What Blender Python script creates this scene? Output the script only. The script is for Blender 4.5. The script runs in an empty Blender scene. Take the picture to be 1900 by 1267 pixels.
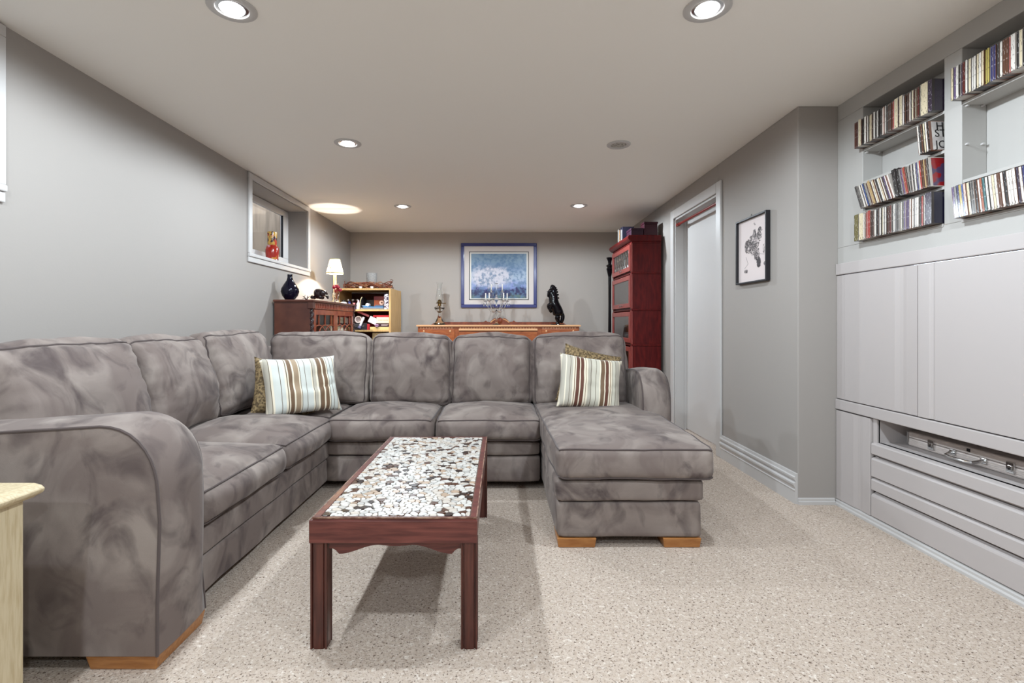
import bpy, bmesh, math, random
from mathutils import Vector, Matrix, noise

random.seed(7)
scene = bpy.context.scene
COL = scene.collection
PI = math.pi

# ------------------------------------------------------------------ camera, world, exposure
cam_d = bpy.data.cameras.new('camera')
cam = bpy.data.objects.new('camera', cam_d)
COL.objects.link(cam)
cam.location = (0, 0, 1.07)
cam.rotation_euler = (PI / 2, 0, 0)
cam_d.sensor_width = 36
cam_d.lens = 930 / 1900 * 36
cam_d.shift_x = 20 / 1900
cam_d.shift_y = -35.5 / 1900
cam_d.clip_start = 0.02
scene.camera = cam
world = bpy.data.worlds.new('world')
scene.world = world
world.use_nodes = True
world.node_tree.nodes['Background'].inputs[0].default_value = (0.75, 0.85, 1.0, 1)
world.node_tree.nodes['Background'].inputs[1].default_value = 4.0
vs = scene.view_settings
vs.view_transform = 'Standard'
vs.look = 'None'
vs.gamma = 1
vs.use_curve_mapping = False
vs.exposure = 0.03
POT_W = 70.0
POT_COL = (0.815, 0.92, 1.0)
POTS = [(-1.09, 2.03, 1), (0.835, 2.03, 1), (-1.09, 3.56, 1), (-1.08, 5.49, 1), (0.845, 5.46, 1),
        (-1.09, 0.47, 1), (0.835, 0.47, 1), (-1.09, -1.1, 1), (0.835, -1.1, 1)]
H = 2.342        # ceiling
XL, XR, XC = -2.13, 1.746, 1.98   # left wall, right wall, cabinet wall
YB, YF, YP = 7.08, -2.6, 2.95     # back wall, rear wall, pier


def S(r, g, b):
    f = lambda c: (c / 255 / 12.92) if c <= 10 else ((c / 255 + 0.055) / 1.055) ** 2.4
    return (f(r), f(g), f(b), 1)


# ------------------------------------------------------------------ materials
MATS = {}


def mat(name, col, rough=0.5, metal=0.0, var=None, bump=None, spec=None, trans=0, ior=1.45, stretch=(1, 1, 1),
        emit=None, sheen=0, coat=0, var2=None):
    """var=(col2, scale, lo, hi, detail)  bump=(scale, strength)"""
    if name in MATS:
        return MATS[name]
    m = bpy.data.materials.new(name)
    m.use_nodes = True
    nt = m.node_tree
    N = nt.nodes
    b = N['Principled BSDF']
    b.inputs['Base Color'].default_value = col
    b.inputs['Roughness'].default_value = rough
    b.inputs['Metallic'].default_value = metal
    b.inputs['IOR'].default_value = ior
    if spec is not None:
        b.inputs['Specular IOR Level'].default_value = spec
    if trans:
        b.inputs['Transmission Weight'].default_value = trans
    if sheen:
        b.inputs['Sheen Weight'].default_value = sheen
        b.inputs['Sheen Roughness'].default_value = 0.4
    if coat:
        b.inputs['Coat Weight'].default_value = coat
        b.inputs['Coat Roughness'].default_value = 0.12
    if emit:
        b.inputs['Emission Color'].default_value = emit[0]
        b.inputs['Emission Strength'].default_value = emit[1]
    if var or bump:
        tc = N.new('ShaderNodeTexCoord')
        mp = N.new('ShaderNodeMapping')
        mp.inputs['Scale'].default_value = stretch
        nt.links.new(tc.outputs['Object'], mp.inputs[0])
    last = None
    for v in (var, var2):
        if not v:
            continue
        nz = N.new('ShaderNodeTexNoise')
        nz.inputs['Scale'].default_value = v[1]
        nz.inputs['Detail'].default_value = v[4] if len(v) > 4 else 4
        if len(v) > 5:
            nz.inputs['Distortion'].default_value = v[5]
        nt.links.new(mp.outputs[0], nz.inputs['Vector'])
        cr = N.new('ShaderNodeMapRange')
        cr.inputs[1].default_value = v[2]
        cr.inputs[2].default_value = v[3]
        nt.links.new(nz.outputs[0], cr.inputs[0])
        mx = N.new('ShaderNodeMix')
        mx.data_type = 'RGBA'
        mx.inputs[6].default_value = col
        if last:
            nt.links.new(last, mx.inputs[6])
        mx.inputs[7].default_value = v[0]
        nt.links.new(cr.outputs[0], mx.inputs[0])
        last = mx.outputs[2]
    if last:
        nt.links.new(last, b.inputs['Base Color'])
    if bump:
        nz = N.new('ShaderNodeTexNoise')
        nz.inputs['Scale'].default_value = bump[0]
        nz.inputs['Detail'].default_value = 3
        nt.links.new(mp.outputs[0], nz.inputs['Vector'])
        bp = N.new('ShaderNodeBump')
        bp.inputs['Strength'].default_value = bump[1]
        bp.inputs['Distance'].default_value = bump[2] if len(bump) > 2 else 0.01
        nt.links.new(nz.outputs[0], bp.inputs['Height'])
        nt.links.new(bp.outputs[0], b.inputs['Normal'])
    MATS[name] = m
    return m


def thin_glass(name, tint=(1, 1, 1, 1), refl=0.1):
    m = bpy.data.materials.new(name)
    m.use_nodes = True
    nt = m.node_tree
    N = nt.nodes
    N.remove(N['Principled BSDF'])
    t = N.new('ShaderNodeBsdfTransparent')
    t.inputs[0].default_value = tint
    g = N.new('ShaderNodeBsdfGlossy')
    g.inputs['Roughness'].default_value = 0.03
    mx = N.new('ShaderNodeMixShader')
    mx.inputs[0].default_value = refl
    nt.links.new(t.outputs[0], mx.inputs[1])
    nt.links.new(g.outputs[0], mx.inputs[2])
    nt.links.new(mx.outputs[0], N['Material Output'].inputs[0])
    MATS[name] = m
    return m


WALL = mat('wall_paint', S(157, 151, 146), 0.75, bump=(90, 0.06, 0.004))
WALL_LIT = mat('wall_paint_lit', S(176, 168, 161), 0.75, bump=(90, 0.06, 0.004))  # wall paint lightened to stand in for light missing on the end wall
CEIL = mat('ceiling_paint', S(240, 236, 230), 0.85, bump=(60, 0.05, 0.004))
WHITE = mat('white_paint', S(192, 189, 187), 0.45)
CABW = mat('white_lacquer', S(182, 175, 173), 0.4)
NICHE = mat('niche_paint', S(176, 173, 169), 0.6)
SUEDE = mat('taupe_suede', S(119, 107, 102), 0.9, var=(S(148, 137, 130), 4.6, 0.42, 0.66, 9, 0.8),
            var2=(S(82, 72, 71), 6.5, 0.50, 0.74, 9, 1.2), bump=(420, 0.15, 0.002), sheen=0.12, spec=0.12, stretch=(1, 1, 0.75))
PIPING = mat('suede_piping', S(88, 78, 76), 0.85, sheen=0.2, spec=0.15)
WALNUT = mat('mahogany_wood', S(64, 32, 27), 0.3, var=(S(96, 52, 42), 9, 0.35, 0.7, 6, 0.3), stretch=(8, 8, 0.8), coat=0.08)
WALNUTX = mat('mahogany_wood_across', S(80, 38, 34), 0.3, var=(S(116, 62, 54), 9, 0.35, 0.7, 6, 0.3), stretch=(0.8, 3, 9), coat=0.08)
WORN = mat('worn_wood_edge', S(150, 118, 98), 0.5, var=(S(96, 56, 42), 40, 0.4, 0.6))
FOOTW = mat('honey_wood', S(150, 96, 48), 0.35, var=(S(176, 120, 66), 14, 0.35, 0.7, 5), stretch=(1, 6, 6), coat=0.2)
CREAMW = mat('cream_painted_wood', S(204, 188, 156), 0.5, var=(S(180, 160, 124), 16, 0.42, 0.75, 6), stretch=(8, 8, 0.8))
CHERRY = mat('cherry_wood', S(72, 9, 12), 0.4, var=(S(100, 22, 20), 13, 0.35, 0.72, 6, 0.4), stretch=(3, 3, 0.6), spec=0.25)
CHERRYF = mat('cherry_front', S(140, 62, 56), 0.35, var=(S(118, 40, 36), 13, 0.35, 0.72, 6), stretch=(3, 3, 0.6), coat=0.2)
OAK = mat('golden_oak', S(168, 94, 46), 0.35, var=(S(132, 62, 28), 12, 0.35, 0.7, 6), stretch=(1, 3, 6), coat=0.3)
OAKD = mat('dark_oak', S(112, 48, 24), 0.4, var=(S(140, 70, 36), 20, 0.4, 0.7, 5))
OAKL = mat('pale_oak', S(214, 164, 120), 0.4)  # paler oak tone for sideboard top, mouldings and inlay, also some books
DARKW = mat('dark_stained_wood', S(72, 38, 30), 0.4, var=(S(98, 56, 42), 5, 0.38, 0.7, 5), coat=0.2)
REDW = mat('red_stained_wood', S(120, 50, 32), 0.35, var=(S(150, 74, 46), 14, 0.4, 0.7, 5), coat=0.3)
DARKG = mat('glossy_carved_wood', S(36, 22, 22), 0.15, coat=0.2)
BIRCH = mat('birch_laminate', S(214, 178, 122), 0.5, var=(S(196, 156, 100), 10, 0.4, 0.7, 4), stretch=(4, 4, 0.5))
BIRCHB = mat('birch_back', S(96, 52, 42), 0.7)
BLACK = mat('black_lacquer', S(10, 8, 12), 0.1, spec=0.35)
BLACKM = mat('black_matte', S(24, 22, 26), 0.5)
GLASS = mat('clear_glass', (0.95, 0.97, 0.97, 1), 0.02, trans=1, ior=1.45)
PANE = thin_glass('window_glass', (0.96, 0.97, 0.98, 1), 0.10)
PANE2 = thin_glass('bookcase_glass', (0.9, 0.92, 0.94, 1), 0.4)
CHROME = mat('chrome', S(215, 215, 215), 0.15, metal=1)
BRASS = mat('aged_brass', S(120, 96, 60), 0.3, metal=1)
ALU = mat('brushed_aluminium', S(226, 216, 210), 0.42, metal=0.15, var=(S(196, 186, 182), 30, 0.4, 0.65), stretch=(1, 1, 20))
GALV = mat('galvanised_metal', S(186, 184, 178), 0.6, metal=0.1, var=(S(160, 158, 152), 40, 0.45, 0.6))
BULB = mat('bulb_glow', (1, 1, 1, 1), 0.5, emit=((0.95, 0.98, 1, 1), 14))


# carpet
def carpet():
    m = bpy.data.materials.new('berber_carpet')
    m.use_nodes = True
    nt = m.node_tree
    N = nt.nodes
    L = nt.links.new
    b = N['Principled BSDF']
    b.inputs['Roughness'].default_value = 0.95
    b.inputs['Specular IOR Level'].default_value = 0.1
    tc = N.new('ShaderNodeTexCoord')
    mp = N.new('ShaderNodeMapping')
    mp.inputs['Scale'].default_value = (1.0, 1.0, 1)
    L(tc.outputs['Object'], mp.inputs[0])

    def nz(scale, det=2, dist=0.0):
        n = N.new('ShaderNodeTexNoise')
        n.inputs['Scale'].default_value = scale
        n.inputs['Detail'].default_value = det
        n.inputs['Distortion'].default_value = dist
        L(mp.outputs[0], n.inputs['Vector'])
        return n.outputs[0]

    def rng(s, lo, hi):
        r = N.new('ShaderNodeMapRange')
        r.inputs[1].default_value = lo
        r.inputs[2].default_value = hi
        L(s, r.inputs[0])
        return r.outputs[0]

    def mix(f, a, c):
        x = N.new('ShaderNodeMix')
        x.data_type = 'RGBA'
        for i, v in ((6, a), (7, c)):
            if isinstance(v, tuple):
                x.inputs[i].default_value = v
            else:
                L(v, x.inputs[i])
        L(f, x.inputs[0])
        return x.outputs[2]
    base = mix(rng(nz(70, 3), 0.35, 0.65), S(203, 188, 175), S(187, 170, 155))
    c2 = mix(rng(nz(150, 2, 0.8), 0.57, 0.68), base, S(104, 87, 76))
    c3 = mix(rng(nz(95, 2), 0.60, 0.70), c2, S(220, 209, 198))
    L(c3, b.inputs['Base Color'])
    bp = N.new('ShaderNodeBump')
    bp.inputs['Strength'].default_value = 0.6
    bp.inputs['Distance'].default_value = 0.008
    L(nz(170, 3), bp.inputs['Height'])
    L(bp.outputs[0], b.inputs['Normal'])
    return m


CARPET = carpet()

# ------------------------------------------------------------------ mesh building
ORIG = {}


class MB:
    def __init__(self):
        self.v, self.f, self.mi = [], [], []
        self.cur = 0

    def add(self, vs_, fs):
        o = len(self.v)
        self.v += [Vector(p) for p in vs_]
        for f in fs:
            self.f.append([i + o for i in f])
            self.mi.append(self.cur)
        return self

    def box(self, x0, x1, y0, y1, z0, z1, M=None):
        vs_ = [Vector((x, y, z)) for z in (z0, z1) for x, y in ((x0, y0), (x1, y0), (x1, y1), (x0, y1))]
        if M:
            vs_ = [M @ p for p in vs_]
        return self.add(vs_, [(3, 2, 1, 0), (4, 5, 6, 7), (0, 1, 5, 4), (1, 2, 6, 5), (2, 3, 7, 6), (3, 0, 4, 7)])

    def prism(self, poly, a0, a1, axis, M=None):
        n = len(poly)
        mk = {'x': lambda p, a: (a, p[0], p[1]), 'y': lambda p, a: (p[0], a, p[1]), 'z': lambda p, a: (p[0], p[1], a)}[axis]
        vs_ = [Vector(mk(p, a)) for a in (a0, a1) for p in poly]
        if M:
            vs_ = [M @ p for p in vs_]
        return self.add(vs_, [list(range(n))[::-1], list(range(n, 2 * n))] +
                        [(i, (i + 1) % n, n + (i + 1) % n, n + i) for i in range(n)])

    def lathe(self, prof, c=(0, 0, 0), seg=24, M=None, sx=1, sy=1):
        vs_, fs, rings = [], [], []
        for r, z in prof:
            if r < 1e-6:
                rings.append([len(vs_)])
                vs_.append(Vector((c[0], c[1], c[2] + z)))
            else:
                rings.append(list(range(len(vs_), len(vs_) + seg)))
                for k in range(seg):
                    a = 2 * PI * k / seg
                    vs_.append(Vector((c[0] + sx * r * math.cos(a), c[1] + sy * r * math.sin(a), c[2] + z)))
        for a, b in zip(rings, rings[1:]):
            for k in range(seg):
                k2 = (k + 1) % seg
                if len(a) == 1 and len(b) == 1:
                    break
                if len(a) == 1:
                    fs.append((a[0], b[k2], b[k]))
                elif len(b) == 1:
                    fs.append((a[k], a[k2], b[0]))
                else:
                    fs.append((a[k], a[k2], b[k2], b[k]))
        if M:
            vs_ = [M @ p for p in vs_]
        return self.add(vs_, fs)

    def tube(self, path, r, seg=6, closed=False, cap=True):
        P = [Vector(p) for p in path]
        n = len(P)
        rs = r if isinstance(r, (list, tuple)) else [r] * n
        up = None
        vs_, fs = [], []
        for i in range(n):
            a = P[(i - 1) % n] if (closed or i > 0) else P[i]
            b = P[(i + 1) % n] if (closed or i < n - 1) else P[i]
            t = (b - a)
            t = t.normalized() if t.length > 1e-9 else Vector((0, 0, 1))
            if up is None:
                up = t.orthogonal().normalized()
            else:
                up = up - t * up.dot(t)
                up = up.normalized() if up.length > 1e-6 else t.orthogonal().normalized()
            s = t.cross(up)
            for k in range(seg):
                an = 2 * PI * k / seg
                vs_.append(P[i] + (up * math.cos(an) + s * math.sin(an)) * rs[i])
        m = n if closed else n - 1
        for i in range(m):
            j = (i + 1) % n
            for k in range(seg):
                k2 = (k + 1) % seg
                fs.append((i * seg + k, i * seg + k2, j * seg + k2, j * seg + k))
        if not closed and cap:
            fs.append(list(range(seg))[::-1])
            fs.append([(n - 1) * seg + k for k in range(seg)])
        return self.add(vs_, fs)

    def ball(self, c, r, seg=12, rings=8, M=None):
        if isinstance(r, (int, float)):
            r = (r, r, r)
        prof = [(math.sin(PI * i / rings), -math.cos(PI * i / rings)) for i in range(rings + 1)]
        prof[0] = (0, -1)
        prof[-1] = (0, 1)
        m = Matrix.Translation(c) @ Matrix.Diagonal((r[0], r[1], r[2], 1))
        if M:
            m = M @ m
        return self.lathe(prof, (0, 0, 0), seg, M=m)

    def build(self, name, mats, parent=None, smooth=None, bevel=0, bseg=2, origin=None, loc=None, rot=None, merge=False):
        """verts in world coordinates (or local when loc is given)"""
        if not isinstance(mats, (list, tuple)):
            mats = [mats]
        me = bpy.data.meshes.new(name)
        if loc is not None:
            o = Vector((0, 0, 0))
        elif parent is not None:
            o = ORIG[parent.name]
        elif origin is not None:
            o = Vector(origin)
        else:
            xs = [p.x for p in self.v]
            ys = [p.y for p in self.v]
            o = Vector(((min(xs) + max(xs)) / 2, (min(ys) + max(ys)) / 2, min(p.z for p in self.v)))
        me.from_pydata([tuple(p - o) for p in self.v], [], self.f)
        for m in mats:
            me.materials.append(m)
        if len(mats) > 1:
            me.polygons.foreach_set('material_index', self.mi)
        bm = bmesh.new()
        bm.from_mesh(me)
        if merge:
            bmesh.ops.remove_doubles(bm, verts=bm.verts, dist=1e-5)
        bmesh.ops.recalc_face_normals(bm, faces=bm.faces)
        bm.to_mesh(me)
        bm.free()
        if smooth:
            me.polygons.foreach_set('use_smooth', [True] * len(me.polygons))
            me.set_sharp_from_angle(angle=math.radians(smooth if smooth is not True else 40))
        ob = bpy.data.objects.new(name, me)
        COL.objects.link(ob)
        if bevel:
            bv = ob.modifiers.new('bevel', 'BEVEL')
            bv.width = bevel
            bv.segments = bseg
            bv.limit_method = 'ANGLE'
            bv.angle_limit = math.radians(35)
        if parent is not None:
            ob.parent = parent
            if loc is not None:
                ob.location = loc
            ORIG[ob.name] = o
        else:
            ob.location = loc if loc is not None else o
            ORIG[ob.name] = Vector(ob.location)
        if rot is not None:
            ob.rotation_euler = rot
        return ob


def tag(o, label, cat, group=None, kind=None):
    o['label'] = label
    if cat:
        o['category'] = cat
    if group:
        o['group'] = group
    if kind:
        o['kind'] = kind
    return o


def thing(name, loc, label=None, cat=None, group=None, kind=None):
    o = bpy.data.objects.new(name, None)
    o.empty_display_size = 0.1
    COL.objects.link(o)
    o.location = loc
    ORIG[o.name] = Vector(loc)
    if label:
        tag(o, label, cat, group, kind)
    elif kind:
        o['kind'] = kind
    return o


def struct(o, label=None):
    o['kind'] = 'structure'
    if label:
        o['label'] = label
    return o


def bx(name, m, parent, *b, bevel=0.003, **k):
    return MB().box(*b).build(name, m, parent, bevel=bevel, **k)


# ------------------------------------------------------------------ room shell
T = 0.12
struct(MB().box(XL - 0.5, XC + 0.6, YF - T, YB + T, -0.1, 0).build('floor', CARPET), 'pale flecked berber carpet')
struct(MB().box(XL - T, XC + 0.6, YF - T, YB + T, H, H + 0.1).build('ceiling', CEIL), 'flat off-white basement ceiling')
struct(MB().box(XL - T, XR + 0.4, YB, YB + T, 0, H).build('wall_back', WALL_LIT), 'grey end wall, paint lightened for missing light, behind the sideboard')
struct(MB().box(XL - T, XC + 0.6, YF - T, YF, 0, H).build('wall_rear', WALL), 'wall behind the viewpoint')
# left wall with two window openings
W1 = (4.26, 5.495, 1.655, 2.285)
W2 = (0.86, 2.085, 1.655, 2.285)
wl = MB()
ys = [YF, W2[0], W2[1], W1[0], W1[1], YB]
for a, b in ((0, 1), (2, 3), (4, 5)):
    wl.box(XL - 0.24, XL, ys[a], ys[b], 0, H)
for w in (W1, W2):
    wl.box(XL - 0.24, XL, w[0], w[1], 0, w[2])
    wl.box(XL - 0.24, XL, w[0], w[1], w[3], H)
struct(wl.build('wall_left', WALL), 'long grey wall with high basement windows')
# right wall (with door opening), pier and cabinet wall
D = (4.04, 5.04, 2.11)
wr = MB()
wr.box(XR, XC + 0.02, YP, D[0], 0, H)
wr.box(XR, XC + 0.02, D[1], YB, 0, H)
wr.box(XR, XC + 0.02, D[0], D[1], D[2], H)
struct(wr.build('wall_right', WALL, bevel=0.006), 'grey wall holding the white door')
# cabinet wall with two niches
N1 = (2.241, 2.745, 1.505, 2.25)
N2 = (1.64, 2.155, 1.505, 2.25)
ND = 0.108
wc = MB()
zc = 1.405
wc.box(XC, XC + ND, YF, YP, N1[3], H)
wc.box(XC, XC + ND, YF, YP, zc, N1[2])
for a, b in ((YF, N2[0]), (N2[1], N1[0]), (N1[1], YP)):
    wc.box(XC, XC + ND, a, b, N1[2], N1[3])
wc.box(XC + ND, XC + ND + 0.05, YF, YP, zc, H)
wc.box(XC, XC + ND, YF, 0.2, 0, zc)
wcab = struct(wc.build('wall_right_niche', NICHE, bevel=0.003), 'white wall with recessed disc shelves')
for (n, zs) in ((N1, (2.018, 1.842, 1.68, 1.512)), (N2, (2.018, 1.682, 1.512))):
    for z in zs:
        x0 = XC + 0.002 if z > 1.55 else XC - 0.004
        bx('shelf', NICHE, wcab, x0, XC + ND, n[0] + 0.001, n[1] - 0.001, z - 0.014, z - 0.0005, bevel=0.001)
for z in (2.0, 1.835):
    for x in (XC + 0.018, XC + 0.085):
        MB().tube([(x, N2[1], z), (x, N2[1] - 0.012, z)], 0.005, 8).build('shelf_peg', WHITE, wcab)
for x in (XC + 0.018, XC + 0.085):
    MB().tube([(x, N1[1], 2.0), (x, N1[1] - 0.012, 2.0)], 0.005, 8).build('shelf_peg', WHITE, wcab)


# baseboards
def base_profile(x):
    return [(x, 0), (x - 0.016, 0), (x - 0.016, 0.075), (x - 0.02, 0.08), (x - 0.016, 0.086), (x - 0.016, 0.095), (x - 0.026, 0.112),
            (x - 0.026, 0.122), (x - 0.012, 0.13), (x - 0.022, 0.148), (x - 0.022, 0.158), (x - 0.014, 0.163), (x - 0.012, 0.178), (x, 0.18)]


b1 = MB().prism(base_profile(XR), YP, D[0] - 0.08, 'y')
b1.prism(base_profile(XR), D[1] + 0.08, YB, 'y')
struct(b1.build('baseboard_right', WHITE), 'tall moulded white baseboard')
struct(MB().prism([(-p[0] + 0 - 0, p[1]) for p in base_profile(0)], 0, 1, 'y').build('baseboard_left', WHITE), 'moulded white baseboard under left wall')
bl = bpy.data.objects['baseboard_left']
bl.location = (XL + 0.013, YF, 0)
bl.scale = (1, YB - YF, 1)
q = MB().prism([(YP, 0), (YP - 0.014, 0), (YP - 0.014, 0.018), (YP - 0.008, 0.022), (YP - 0.008, 0.034), (YP, 0.038)], XR - 0.002, XC - 0.02, 'x')
struct(q.build('baseboard_pier', WHITE), 'low white moulding at pier foot')
struct(MB().prism([(YB, 0), (YB - 0.014, 0), (YB - 0.014, 0.14), (YB, 0.16)], XL, XR, 'x').build('baseboard_back', WHITE), 'white baseboard along end wall')


# windows
def window(name, w, label):
    y0, y1, z0, z1 = w
    r = thing(name, (XL, (y0 + y1) / 2, z0))
    struct(r, label)
    t = 0.055
    for nm, a in (('casing', (y0 - t, y1 + t, z1, z1 + t * 0.9)), ('casing', (y0 - t, y0, z0, z1)), ('casing', (y1, y1 + t, z0, z1))):
        bx(nm, WHITE, r, XL, XL + 0.018, *a, bevel=0.004)
    bx('window_sill', WHITE, r, XL, XL + 0.026, y0 - t, y1 + t, z0 - 0.03, z0, bevel=0.006)
    bx('apron', WHITE, r, XL, XL + 0.016, y0 - t, y1 + t, z0 - 0.075, z0 - 0.03, bevel=0.005)
    # recess lining
    e = 0.006
    xb = XL - 0.24
    bx('reveal', WHITE, r, xb, XL, y0, y1, z0 - 0.001, z0 + e, bevel=0)
    bx('reveal', WALL, r, xb, XL, y0, y1, z1 - e, z1 + 0.001, bevel=0)
    bx('reveal', WALL, r, xb, XL, y0, y0 + e, z0, z1, bevel=0)
    bx('reveal', WALL, r, xb, XL, y1 - e, y1, z0, z1, bevel=0)
    # sash
    xs0, xs1 = XL - 0.235, XL - 0.20
    f = 0.07
    ym = (y0 + y1) / 2
    bx('sash_rail', WHITE, r, xs0, xs1, y0 + e, y1 - e, z1 - 0.075, z1 - e - 0.006, bevel=0.004)
    bx('sash_rail', WHITE, r, xs0, xs1, y0 + e, y1 - e, z0 + e, z0 + 0.105, bevel=0.004)
    bx('sash_stile', WHITE, r, xs0, xs1, y0 + e, y0 + 0.1, z0 + 0.105, z1 - 0.075, bevel=0.004)
    bx('sash_stile', WHITE, r, xs0, xs1, y1 - 0.13, y1 - e, z0 + 0.105, z1 - 0.075, bevel=0.004)
    bx('gasket', BLACKM, r, xs0 + 0.01, xs1 - 0.004, y1 - 0.134, y1 - 0.13, z0 + 0.105, z1 - 0.075, bevel=0)
    bx('pane', PANE, r, xs0 + 0.014, xs0 + 0.019, y0 + 0.1, y1 - 0.134, z0 + 0.105, z1 - 0.075, bevel=0)
    return r


window('window_1', W1, 'recessed white basement window holding a red jar')
window('window_2', W2, 'white window casing at the left edge of view')
# outside the windows: galvanised window wells with a boarded side
for w in (W1, W2):
    wm = MB()
    pts = []
    n = 60
    for i in range(n + 1):
        yy = w[0] - 0.1 + (w[1] - w[0] + 0.2) * i / n
        pts.append((XL - 1.05 + 0.012 * math.sin(i * 1.6), yy))
    poly = pts + [(XL - 1.13, pts[-1][1]), (XL - 1.13, pts[0][1])]
    wm.prism(poly, w[2] - 0.25, w[3] + 0.35, 'z')
    o = wm.build('trim_window_well', GALV, smooth=30)
    struct(o, 'corrugated metal window well outside the pane')
    bx('side_panel', mat('well_board', S(182, 162, 140), 0.8, var=(S(160, 142, 122), 30, 0.4, 0.6), stretch=(1, 1, 0.1)), o,
       XL - 1.05, XL - 0.25, w[1] + 0.06, w[1] + 0.1, w[2] - 0.25, w[3] + 0.35, bevel=0)
    bx('side_panel', MATS['well_board'], o, XL - 1.05, XL - 0.25, w[0] - 0.1, w[0] - 0.06, w[2] - 0.25, w[3] + 0.35, bevel=0)
    bx('well_floor', GALV, o, XL - 1.05, XL - 0.25, w[0] - 0.1, w[1] + 0.1, w[2] - 0.25, w[2] - 0.2, bevel=0)

# door
dr = thing('door_1', (XR + 0.1, 4.54, 0))
struct(dr, 'plain white door in white casing')
cw = 0.085
for a in ((D[0] - cw, D[0], 0, D[2] + cw), (D[1], D[1] + cw, 0, D[2] + cw), (D[0], D[1], D[2], D[2] + cw)):
    bx('door_casing', WHITE, dr, XR - 0.018, XR, *a, bevel=0.005)
e = 0.018
bx('door_jamb', WHITE, dr, XR, XC + 0.02, D[0], D[0] + e, 0, D[2], bevel=0)
bx('door_jamb', WHITE, dr, XR, XC + 0.02, D[1] - e, D[1], 0, D[2], bevel=0)
bx('door_jamb', WHITE, dr, XR, XC + 0.02, D[0], D[1], D[2] - e, D[2], bevel=0)
bx('door_slab', WHITE, dr, XR + 0.105, XR + 0.145, D[0] + e + 0.003, D[1] - e - 0.003, 0.012, D[2] - e - 0.004, bevel=0.003)
bx('door_stop', WHITE, dr, XR + 0.085, XR + 0.105, D[1] - e - 0.012, D[1] - e, 0, D[2] - e, bevel=0)
rod = MB().tube([(XR + 0.02, D[0] + e, 2.045), (XR + 0.02, D[1] - e, 2.045)], 0.013, 12)
rod.tube([(XR + 0.02, D[0] + e, 2.045), (XR + 0.02, D[0] + e + 0.03, 2.045)], 0.018, 12)
rod.tube([(XR + 0.02, D[1] - e - 0.05, 2.045), (XR + 0.02, D[1] - e, 2.045)], 0.018, 12)
tag(rod.build('tension_rod', mat('red_enamel', S(128, 42, 36), 0.3), smooth=True), 'red tension rod across the top of the white doorway', 'rod')


# ------------------------------------------------------------------ ceiling downlights
def ordinal_light(i):
    return ['round recessed downlight over the left sofa run, nearest of the left row',
            'round recessed downlight above the chaise side, nearest the disc niches',
            'lit downlight halfway along the left row, past the nearest one',
            'lit downlight nearest the oval glow on the ceiling',
            'lit downlight nearest the red glass-door bookcase',
            'recessed downlight just overhead, left of the viewpoint',
            'recessed downlight just overhead, right of the viewpoint',
            'recessed downlight behind the viewpoint on the left',
            'recessed downlight behind the viewpoint on the right'][i]


for i, (x, y, on) in enumerate(POTS):
    r = thing('recessed_downlight', (x, y, H), ordinal_light(i), 'ceiling light', 'recessed ceiling downlights')
    MB().lathe([(0.062, -0.001), (0.064, -0.006), (0.088, -0.007), (0.094, -0.003), (0.094, 0.0)], (x, y, H), 32).build('trim_ring', WHITE, r, smooth=True)
    MB().lathe([(0.062, -0.001), (0.05, -0.0035), (0.045, -0.003)], (x, y, H), 32).build('reflector', CHROME, r, smooth=True)
    MB().lathe([(0.048, -0.003), (0.042, -0.011), (0.025, -0.016), (0, -0.018)], (x, y, H), 24).build('bulb', BULB, r, smooth=True)
    ld = bpy.data.lights.new('downlight_beam', 'SPOT')
    ld.energy = POT_W
    ld.color = POT_COL
    ld.spot_size = math.radians(179)
    ld.spot_blend = 0.28
    ld.shadow_soft_size = 0.035
    lo = bpy.data.objects.new('downlight_beam', ld)
    COL.objects.link(lo)
    lo.parent = r
    lo.location = (0, 0, -0.06)
# flush unlit round fixture
r = thing('ceiling_speaker', (0.84, 3.585, H), 'unlit round flush grille in the ceiling above the chaise', 'ceiling speaker')
MB().lathe([(0.055, -0.001), (0.058, -0.008), (0.078, -0.009), (0.084, -0.004), (0.084, 0)], (0.84, 3.585, H), 32).build('trim_ring', WHITE, r, smooth=True)
g = MB().lathe([(0, -0.002), (0.056, -0.002)], (0.84, 3.585, H), 24)
GRIL = mat('grille_grey', S(176, 172, 164), 0.6, var=(S(90, 86, 80), 60, 0.5, 0.62))
g.build('grille', GRIL, r)


# ------------------------------------------------------------------ sectional sofa
def smap(t):
    return math.sin(PI / 2 * t) * 0.45 + t * 0.55


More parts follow.
